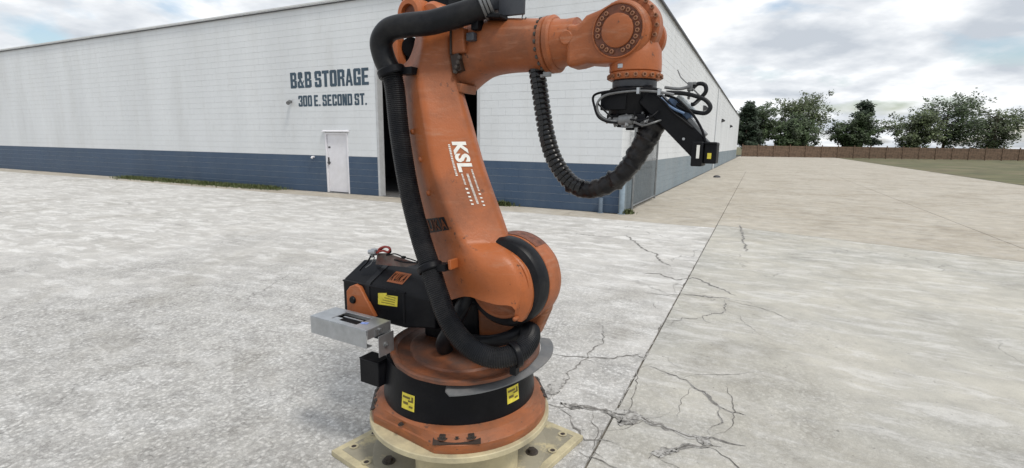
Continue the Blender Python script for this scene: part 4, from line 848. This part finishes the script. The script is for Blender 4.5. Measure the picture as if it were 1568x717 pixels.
# --- cable chain to the tool: stepped links, then a wrapped sleeve
CH1 = [(0.412,0.000,1.906), (0.426,0.000,1.833), (0.444,0.000,1.738), (0.465,0.000,1.642), (0.501,-0.010,1.551), (0.549,-0.015,1.481), (0.607,-0.020,1.432), (0.660,-0.020,1.415)]
cp = resample(spline(CH1, 14), 0.0225)
mb = MB(); mb.tube(spline(CH1, 8), 0.027, 14); ch = part(mb, 'cable_core', BLACK)
LINK = MB().lathe([(0.028, -0.0085), (0.0345, -0.0085), (0.0365, -0.003), (0.0365, 0.004), (0.033, 0.0085), (0.028, 0.0085)], n=20); LINK.box((0.030, 0, 0), (0.016, 0.022, 0.020)); LINK.box((-0.030, 0, 0), (0.016, 0.022, 0.020)); LKM = LINK.mesh('chain_link', CHAIN, 30)
for i in range(len(cp) - 1):
    d = (cp[min(i + 1, len(cp) - 1)] - cp[max(i - 1, 0)]).normalized(); inst('chain_link', LKM, cp[i], ch, align(d))
CH2 = [(0.589,-0.020,1.433), (0.643,-0.020,1.414), (0.716,-0.025,1.422), (0.785,-0.030,1.457), (0.836,-0.030,1.506), (0.874,-0.030,1.565), (0.906,-0.030,1.625), (0.930,-0.030,1.674), (0.945,-0.030,1.707)]
pp = resample(spline(CH2, 14), 0.006); rnd = random.Random(9); rads = []; lump = 0
for i in range(len(pp)):
    f = i / len(pp); base = 0.034 + 0.009 * min(1, f * 1.5) ** 1.2; lump = lump * 0.85 + rnd.uniform(-0.0022, 0.0022); rads.append(base + lump + (0.003 if i % 17 < 3 else 0) * (1 if f > 0.3 else 0.5))
from mathutils import noise as mnoise
mb = MB(); nr = 28; mb.tube(pp, rads, nr)
for q in range(len(mb.v)):
    p = Vector(mb.v[q]); c = pp[min(q // nr, len(pp) - 1)]; d = p - c
    k = mnoise.noise(p * 30) * 0.10 + mnoise.noise(p * 75) * 0.07 + 0.035 * math.sin(q // nr * 0.9 + 1.7 * mnoise.noise(p * 18))
    mb.v[q] = tuple(c + d * (1 + k))
part(mb, 'wrapped_sleeve', FABRIC, smooth=45)
# --- tool at the flange
tl = MB(); tl.lathe([(0, 1.815), (0.082, 1.815), (0.084, 1.82), (0.084, 1.838), (0.08, 1.8428), (0, 1.8428)], T6, (0, 0, 1), 40); part(tl, 'adapter_ring', SLATE)
mb = MB(); mb.lathe([(0, 1.712), (0.085, 1.712), (0.088, 1.717), (0.088, 1.790), (0.09, 1.795), (0.09, 1.806), (0.085, 1.814), (0, 1.814)], T6 + Vector((-0.006, 0, 0)), (0, 0, 1), 40)
mb.box(T6 + Vector((-0.05, -0.055, 1.762)), (0.10, 0.08, 0.066)); tool = part(mb, 'tool_changer', BLACK, bevel=0.003)
mb = MB(); mb.box(T6 + Vector((-0.005, -0.01, 1.699)), (0.15, 0.13, 0.03)); mb.box(T6 + Vector((0.02, -0.03, 1.680)), (0.11, 0.11, 0.030)); mb.lathe([(0, 1.655), (0.017, 1.655), (0.017, 1.73), (0, 1.73)], T6 + Vector((0.005, -0.04, 0)), (0, 0, 1), 14); mb.build('lower_plate', BLACK, tool, bevel=0.003)
for k, (px_, py_) in enumerate(((-0.035, -0.075), (0.0, -0.08), (0.03, -0.075), (0.055, -0.06))):
    mb = MB(); mb.lathe([(0, 0), (0.009, 0), (0.009, 0.02), (0.006, 0.022), (0.006, 0.034), (0, 0.034)], T6 + Vector((px_, py_, 1.688)), (0, 0, 1), 10); mb.build('fitting', GREYMETAL if k % 2 else BLACK, tool)
c = Vector((0.837,-0.090,1.691))
mb = MB(); mb.lathe([(0, -0.045), (0.011, -0.045), (0.011, -0.025), (0.018, -0.022), (0.020, 0.0), (0.020, 0.03), (0.012, 0.034), (0, 0.034)], c, (1, 0, 0), 16); mb.box(c + Vector((0.01, 0.01, -0.022)), (0.045, 0.03, 0.012)); mb.build('connector', GREYMETAL, tool)
def hose(pts, r, m, name, n=10, seg=10): mb = MB(); mb.tube(spline(pts, seg), r, n); return mb.build(name, m, tool, smooth=60)
hose([(1.013,-0.100,1.777), (0.960,-0.110,1.787), (0.884,-0.120,1.793), (0.811,-0.120,1.789), (0.761,-0.120,1.779), (0.736,-0.120,1.754), (0.740,-0.120,1.720), (0.764,-0.110,1.696), (0.802,-0.100,1.686), (0.819,-0.090,1.689)], 0.0048, GREYMETAL, 'metal_hose')
hose([(0.961,-0.100,1.797), (0.884,-0.120,1.800), (0.798,-0.120,1.797), (0.722,-0.120,1.783), (0.726,-0.120,1.737), (0.744,-0.120,1.701), (0.777,-0.110,1.684), (0.810,-0.100,1.681)], 0.0045, BLACK, 'thin_hose')
hose([(0.736,-0.120,1.754), (0.763,-0.120,1.727), (0.792,-0.110,1.700)], 0.0032, BLACK, 'thin_hose')
for px_ in ((0.893,-0.127,1.792), (0.966,-0.118,1.786)): mb = MB(); mb.box(Vector(px_), (0.010, 0.018, 0.022)); mb.build('hose_clip', STEEL, tool)
for k in range(7):                                  # extra fittings and short cables under the changer
    q = T6 + Vector((-0.06 + 0.024 * k, -0.085 + 0.008 * (k % 3), 1.70 - 0.012 * (k % 2))); mb = MB(); mb.lathe([(0, 0), (0.006, 0), (0.006, 0.012), (0.009, 0.014), (0.009, 0.022), (0.004, 0.024), (0.004, 0.032), (0, 0.032)], q, (0.15 * (k % 3 - 1), -0.6, -0.5), 8); mb.build('fitting', STEEL if k % 3 == 0 else GREYMETAL, tool)
hose([(0.878,-0.100,1.681), (0.913,-0.110,1.671), (0.945,-0.100,1.680), (0.968,-0.080,1.690)], 0.004, GREYMETAL, 'thin_hose')
hose([(0.863,-0.110,1.692), (0.907,-0.120,1.689), (0.942,-0.110,1.703), (0.959,-0.090,1.722)], 0.0035, BLACK, 'thin_hose')
hose([(0.965,-0.090,1.768), (0.990,-0.090,1.744), (1.019,-0.090,1.726), (1.050,-0.085,1.712)], 0.0045, BLUEGREY, 'blue_cable')
hose([(0.951,-0.090,1.775), (0.982,-0.095,1.749), (1.010,-0.090,1.717), (1.047,-0.085,1.689), (1.081,-0.085,1.662)], 0.004, BLACK, 'thin_hose')
# diagonal arm with camera head
p0, p1 = Vector((0.906,-0.050,1.783)), Vector((1.116,-0.050,1.580)); d = (p1 - p0).normalized(); ang = math.atan2(-d.z, d.x)
mb = MB(); mb.box((p0 + p1) / 2, ((p1 - p0).length, 0.055, 0.076), Matrix.Rotation(ang, 3, 'Y')); mb.box(p0 + Vector((-0.01, 0.02, 0.01)), (0.06, 0.07, 0.05)); ta = mb.build('tool_arm', BLACK, tool, bevel=0.005)
q = (p0 + p1) / 2 + Vector((-0.035, 0, -0.022)); mb = MB(); mb.lathe([(0, 0), (0.005, 0), (0.005, 0.004), (0, 0.004)], Vector((1.053,-0.078,1.623)), (0, -1, 0), 10); mb.build('arm_screw', STEEL, tool)
cc = Vector((1.107,-0.070,1.571)); mb = MB(); mb.box(cc, (0.038, 0.08, 0.086)); mb.box(cc + Vector((0.041, 0.006, 0.004)), (0.043, 0.06, 0.074)); mb.box(cc + Vector((0.041, -0.026, 0.038)), (0.045, 0.01, 0.008)); hdm = part(mb, 'camera_head', BLACK, bevel=0.004)
mb = MB(); mb.box(cc + Vector((0.004, -0.041, 0.008)), (0.010, 0.003, 0.046)); mb.build('white_label', WHITEPRINT, hdm)
mb = MB(); mb.box(cc + Vector((0.040, -0.0265, -0.006)), (0.013, 0.003, 0.02)); mb.build('yellow_label', YELLOW, hdm)
mc = Vector((1.026,-0.030,1.734)); Rm = Matrix.Rotation(ang, 3, 'Y')
mb = MB(); mb.box(mc, (0.105, 0.05, 0.022), Rm); mb.build('module_base', BLUEGREY, tool, bevel=0.003)
mb = MB(); mb.box(mc + Rm @ Vector((0.006, -0.010, 0.022)), (0.082, 0.05, 0.020), Rm); mb.build('module_cover', PALEBOX, tool, bevel=0.003)
mb = MB(); mb.box(Vector((1.086,-0.040,1.661)), (0.085, 0.045, 0.028), Rm); mb.build('arm_module', GREYMETAL, tool, bevel=0.004)
hose([(0.983,-0.090,1.786), (1.037,-0.080,1.782), (1.080,-0.080,1.772), (1.116,-0.080,1.757), (1.135,-0.080,1.733), (1.122,-0.080,1.713), (1.087,-0.070,1.716), (1.051,-0.070,1.726), (1.018,-0.070,1.745)], 0.0075, RUBBER, 'loop_hose')
hose([(1.062,-0.060,1.794), (1.081,-0.050,1.815), (1.105,-0.050,1.811), (1.111,-0.050,1.789), (1.095,-0.050,1.767), (1.075,-0.050,1.747), (1.064,-0.050,1.745)], 0.0072, RUBBER, 'loop_hose')
hose([(1.056,-0.060,1.808), (1.087,-0.070,1.781), (1.101,-0.070,1.763), (1.081,-0.070,1.744)], 0.0028, GREYMETAL, 'thin_hose')
hose([(0.974,-0.080,1.805), (1.025,-0.080,1.798), (1.060,-0.080,1.804)], 0.0055, GREYMETAL, 'metal_hose')
hose([(0.976,-0.080,1.778), (1.019,-0.080,1.763), (1.058,-0.085,1.730), (1.087,-0.085,1.698), (1.114,-0.080,1.653), (1.128,-0.080,1.612)], 0.0045, BLACK, 'thin_hose')
mb = MB(); mb.box(Vector((1.059,-0.060,1.806)), (0.018, 0.02, 0.03)); mb.box(Vector((1.069,-0.060,1.816)), (0.02, 0.016, 0.010)); mb.box(Vector((1.056,-0.060,1.777)), (0.008, 0.012, 0.03)); mb.build('hose_block', GREYMETAL, tool, bevel=0.002)
hose([(1.054,-0.060,1.813), (1.035,-0.060,1.829), (1.022,-0.060,1.843), (1.011,-0.060,1.866)], 0.0022, GREYMETAL, 'loose_wire')
# --- counterbalance housing
HX = [(-0.20, 0.695), (-0.20, 0.868), (-0.185, 0.885), (-0.05, 0.955), (0.12, 0.93), (0.16, 0.72), (-0.05, 0.650)]
mb = MB(); sec = lambda u, k, dz=0: [(u, -0.05 + (s + 0.05) * k, 0.79 + (z - 0.79) * k + dz) for s, z in HX]
mb.rings([sec(-0.622, 0.94), sec(-0.612, 1.0), sec(-0.19, 1.0), sec(-0.12, 0.90), sec(-0.02, 0.80)]); cb = part(mb, 'counterbalance', BLACK, bevel=0.006)
mb = MB(); mb.box((-0.40, -0.196, 0.872), (0.435, 0.014, 0.010)); mb.box((-0.19, -0.195, 0.79), (0.012, 0.016, 0.15)); mb.build('housing_lip', BLACK, cb, bevel=0.003)
mb = MB(); mb.rings([[(-0.452, s + (-0.004 if s < -0.05 else 0.003), z + (0.004 if z > 0.8 else 0)) for s, z in HX], [(-0.420, s + (-0.004 if s < -0.05 else 0.003), z + (0.004 if z > 0.8 else 0)) for s, z in HX]]); mb.build('strap', RUBBER, cb)
LG = [(-0.570,-0.222,0.826), (-0.544,-0.222,0.855), (-0.505,-0.222,0.872), (-0.472,-0.222,0.863), (-0.369,-0.222,0.721), (-0.570,-0.222,0.682)]
mb = MB(); mb.rings([[Vector(p) for p in LG], [Vector((p[0], -0.198, p[2])) for p in LG]]); lug = part(mb, 'pivot_lug', ORANGE, bevel=0.004)
mb = MB(); mb.lathe([(0, -0.012), (0.016, -0.012), (0.020, -0.006), (0.020, 0.004), (0, 0.004)], Vector((-0.520,-0.222,0.788)), AX, 20); mb.build('pivot_pin', BLACK, lug)
LB = [(-0.360,-0.203,0.845), (-0.302,-0.203,0.855), (-0.302,-0.203,0.844), (-0.228,-0.203,0.850), (-0.234,-0.203,0.795), (-0.363,-0.203,0.786)]
mb = MB(); mb.rings([[Vector(p) for p in LB], [Vector((p[0], -0.2008, p[2])) for p in LB]]); lb = mb.build('label', YELLOW, cb, smooth=0)
for k in range(4):
    a_, b_ = Vector(LB[5]).lerp(Vector(LB[1]), 0.2 + 0.2 * k), Vector(LB[4]).lerp(Vector(LB[3]), 0.15 + 0.2 * k); mb = MB(); z_ = Vector((0, -0.0012, 0.003)); e_ = a_.lerp(b_, 0.85); s_ = a_.lerp(b_, 0.1)
    mb.add([s_ + Vector((0, -0.0012, 0)), e_ + Vector((0, -0.0012, 0)), e_ + z_, s_ + z_], [(0, 1, 2, 3)]); mb.build('label_print', YELLOW_P, cb, smooth=0)
def top_pt(u, f, lift=0.002):   # point on the sloping top of the counterbalance
    a_, b_ = Vector((u, -0.185, 0.885)), Vector((u, -0.05, 0.955)); n_ = Vector((0, -0.46, 0.888)); return a_.lerp(b_, f) + n_ * lift
mb = MB(); mb.add([top_pt(-0.34, 0.18), top_pt(-0.235, 0.18), top_pt(-0.235, 0.72), top_pt(-0.34, 0.72)], [(0, 1, 2, 3)]); mb.build('maker_plate', ORANGE, cb, smooth=0)
for k in range(4):
    me, _, _ = text_mesh('maker_letter', 'KUKA'[k], 1.0, BLACK, 0.02, 0.001); xs = [q.co.x for q in me.vertices]; ys = [q.co.y for q in me.vertices]
    for q in me.vertices: q.co = top_pt(-0.333 + 0.0245 * k + 0.018 * q.co.x / max(xs), 0.27 + 0.36 * q.co.y / max(ys), 0.0032)
    inst('maker_letter', me, (0, 0, 0), cb)
# loose plug, bracket and cables on top
BK = [(-0.479,-0.080,1.014), (-0.413,-0.080,1.022), (-0.200,-0.080,0.994), (-0.279,-0.080,0.966), (-0.496,-0.080,0.951)]
mb = MB(); mb.rings([[Vector(p) for p in BK], [Vector(p) + Vector((0.0, 0.006, 0)) for p in BK]]); part(mb, 'cable_bracket', mat('rusty_bracket', (0.16, 0.12, 0.105), 0.6, var=0.25, vscale=20, dirt=(0.25, 0.06, 0.04), dirt_amt=0.6, dirt_scale=12))
c = Vector((-0.487,-0.100,1.024)); mb = MB(); mb.lathe([(0, -0.03), (0.012, -0.03), (0.012, -0.01), (0.019, -0.008), (0.019, 0.02), (0.014, 0.024), (0, 0.024)], c, (1, 0.1, 0.1), 16); mb.lathe([(0, 0), (0.013, 0), (0.013, 0.03), (0, 0.03)], c + Vector((-0.012, 0, -0.03)), (0, 0, 1), 14); part(mb, 'plug', STEEL)
def rhose(pts, r, m, name): mb = MB(); mb.tube(spline(pts, 10), r, 8); return part(mb, name, m, smooth=60)
rhose([(-0.473,-0.100,1.018), (-0.425,-0.100,1.038), (-0.384,-0.100,1.036), (-0.369,-0.100,1.055), (-0.401,-0.100,1.062), (-0.443,-0.100,1.046), (-0.449,-0.100,1.028)], 0.006, RED, 'red_cable')
rhose([(-0.468,-0.090,1.024), (-0.420,-0.090,1.054), (-0.383,-0.090,1.059), (-0.375,-0.090,1.035), (-0.403,-0.090,1.018)], 0.0045, BLACK, 'cable')
rhose([(-0.404,-0.090,1.014), (-0.344,-0.090,1.029), (-0.286,-0.090,1.019), (-0.225,-0.090,1.013), (-0.158,-0.090,1.002)], 0.0035, BLACK, 'cable')
rhose([(-0.486,-0.120,1.006), (-0.506,-0.130,0.970), (-0.526,-0.140,0.948), (-0.541,-0.150,0.927)], 0.0045, BLACK, 'cable')
rhose([(-0.468,-0.110,1.000), (-0.478,-0.130,0.967), (-0.507,-0.140,0.944)], 0.003, GREYMETAL, 'cable')
rhose([(-0.350,-0.090,0.997), (-0.278,-0.090,0.993), (-0.191,-0.090,1.001), (-0.125,-0.090,0.986)], 0.004, BLACK, 'cable')
mb = MB(); mb.box(Vector((-0.282,-0.095,1.020)), (0.02, 0.014, 0.012)); part(mb, 'cable_tie', BLACK)
# --- galvanised sheet-metal bracket box
T_ = 0.003; x0, x1, y0, y1, z0, z1 = -0.590, -0.208, -0.434, -0.278, 0.664, 0.751
bx = MB()
hx0, hx1, hy0, hy1 = -0.475, -0.305, -0.402, -0.305
bx.box(((x0 + hx0) / 2, (y0 + y1) / 2, z1), (hx0 - x0, y1 - y0, T_)); bx.box(((x1 + hx1) / 2, (y0 + y1) / 2, z1), (x1 - hx1, y1 - y0, T_))
bx.box(((hx0 + hx1) / 2, (y0 + hy0) / 2, z1), (hx1 - hx0, hy0 - y0, T_)); bx.box(((hx0 + hx1) / 2, (y1 + hy1) / 2, z1), (hx1 - hx0, y1 - hy1, T_))
bx.box((-0.38, -0.350, z1 - 0.001), (0.13, 0.010, T_)); bx.box((-0.45, -0.385, z1 - 0.0012), (0.045, 0.028, T_))
bx.box(((x0 + x1) / 2, y0 + 0.001, (z0 + z1) / 2 - 0.001), (x1 - x0, T_, z1 - z0 - 0.002)); bx.box((x0 + 0.0015, (y0 + y1) / 2, (z0 + z1) / 2 - 0.001), (T_, y1 - y0 - 0.006, z1 - z0 - 0.004))
bx.box(((x0 + x1) / 2, y1 - 0.001, (z0 + z1) / 2 - 0.001), (x1 - x0, T_, z1 - z0 - 0.002))
bx.box((x1 - 0.0015, (y0 + y1) / 2 + 0.002, z1 - 0.024), (T_, y1 - y0 - 0.008, 0.045)); bx.box(((x0 + x1) / 2, y0 + 0.022, z0), (x1 - x0 - 0.01, 0.038, T_)); bx.box(((x0 + x1) / 2, y1 - 0.022, z0), (x1 - x0 - 0.01, 0.038, T_))
bx.box((x1 + 0.012, y1 - 0.045, z0 - 0.012), (T_, 0.10, 0.105)); sb = part(bx, 'sheet_metal_box', STEEL, bevel=0.0012)
mb = MB(); mb.box((-0.285, -0.37, z1 + 0.0022), (0.035, 0.022, 0.0012), Matrix.Rotation(0.4, 3, 'Z')); mb.build('blue_mark', mat('blue_marking', (0.22, 0.30, 0.62), 0.6, var=0.3, vscale=60), sb)
mb = MB(); mb.lathe([(0, 0), (0.012, 0), (0.012, 0.006), (0.006, 0.008), (0.006, 0.015), (0, 0.015)], (x1 + 0.0135, y1 - 0.05, z0 - 0.012), (1, 0, 0), 12); mb.build('bracket_bolt', GREYMETAL, sb)
mb = MB(); mb.box((x1 + 0.003, y0 + 0.06, z1 - 0.028), (0.008, 0.012, 0.03)); mb.build('latch', GREYMETAL, sb)
mb = MB(); mb.lathe([(0, 0), (0.01, 0), (0.01, 0.01), (0, 0.01)], (x1, y0 + 0.085, z1 - 0.022), (1, 0, 0), 12); mb.build('end_screw', GREYMETAL, sb)
mb = MB(); mb.box(((x0 + x1) / 2, (y0 + y1) / 2 + 0.01, z1 - 0.022), (0.22, 0.10, 0.004)); mb.build('shade_plate', BLACK, sb)  # dark sheet added for the shade seen through the top cutout
# --- small black connector box on the base
c = Vector((-0.298,-0.300,0.487)); mb = MB(); mb.box(c, (0.125, 0.085, 0.125)); mb.box(c + Vector((0, 0, 0.063)), (0.129, 0.089, 0.008)); jbx = part(mb, 'connector_box', BLACK, bevel=0.006)
mb = MB(); mb.box(c + Vector((0.04, 0.055, -0.01)), (0.05, 0.05, 0.08)); mb.build('connector_neck', BLACK, jbx)
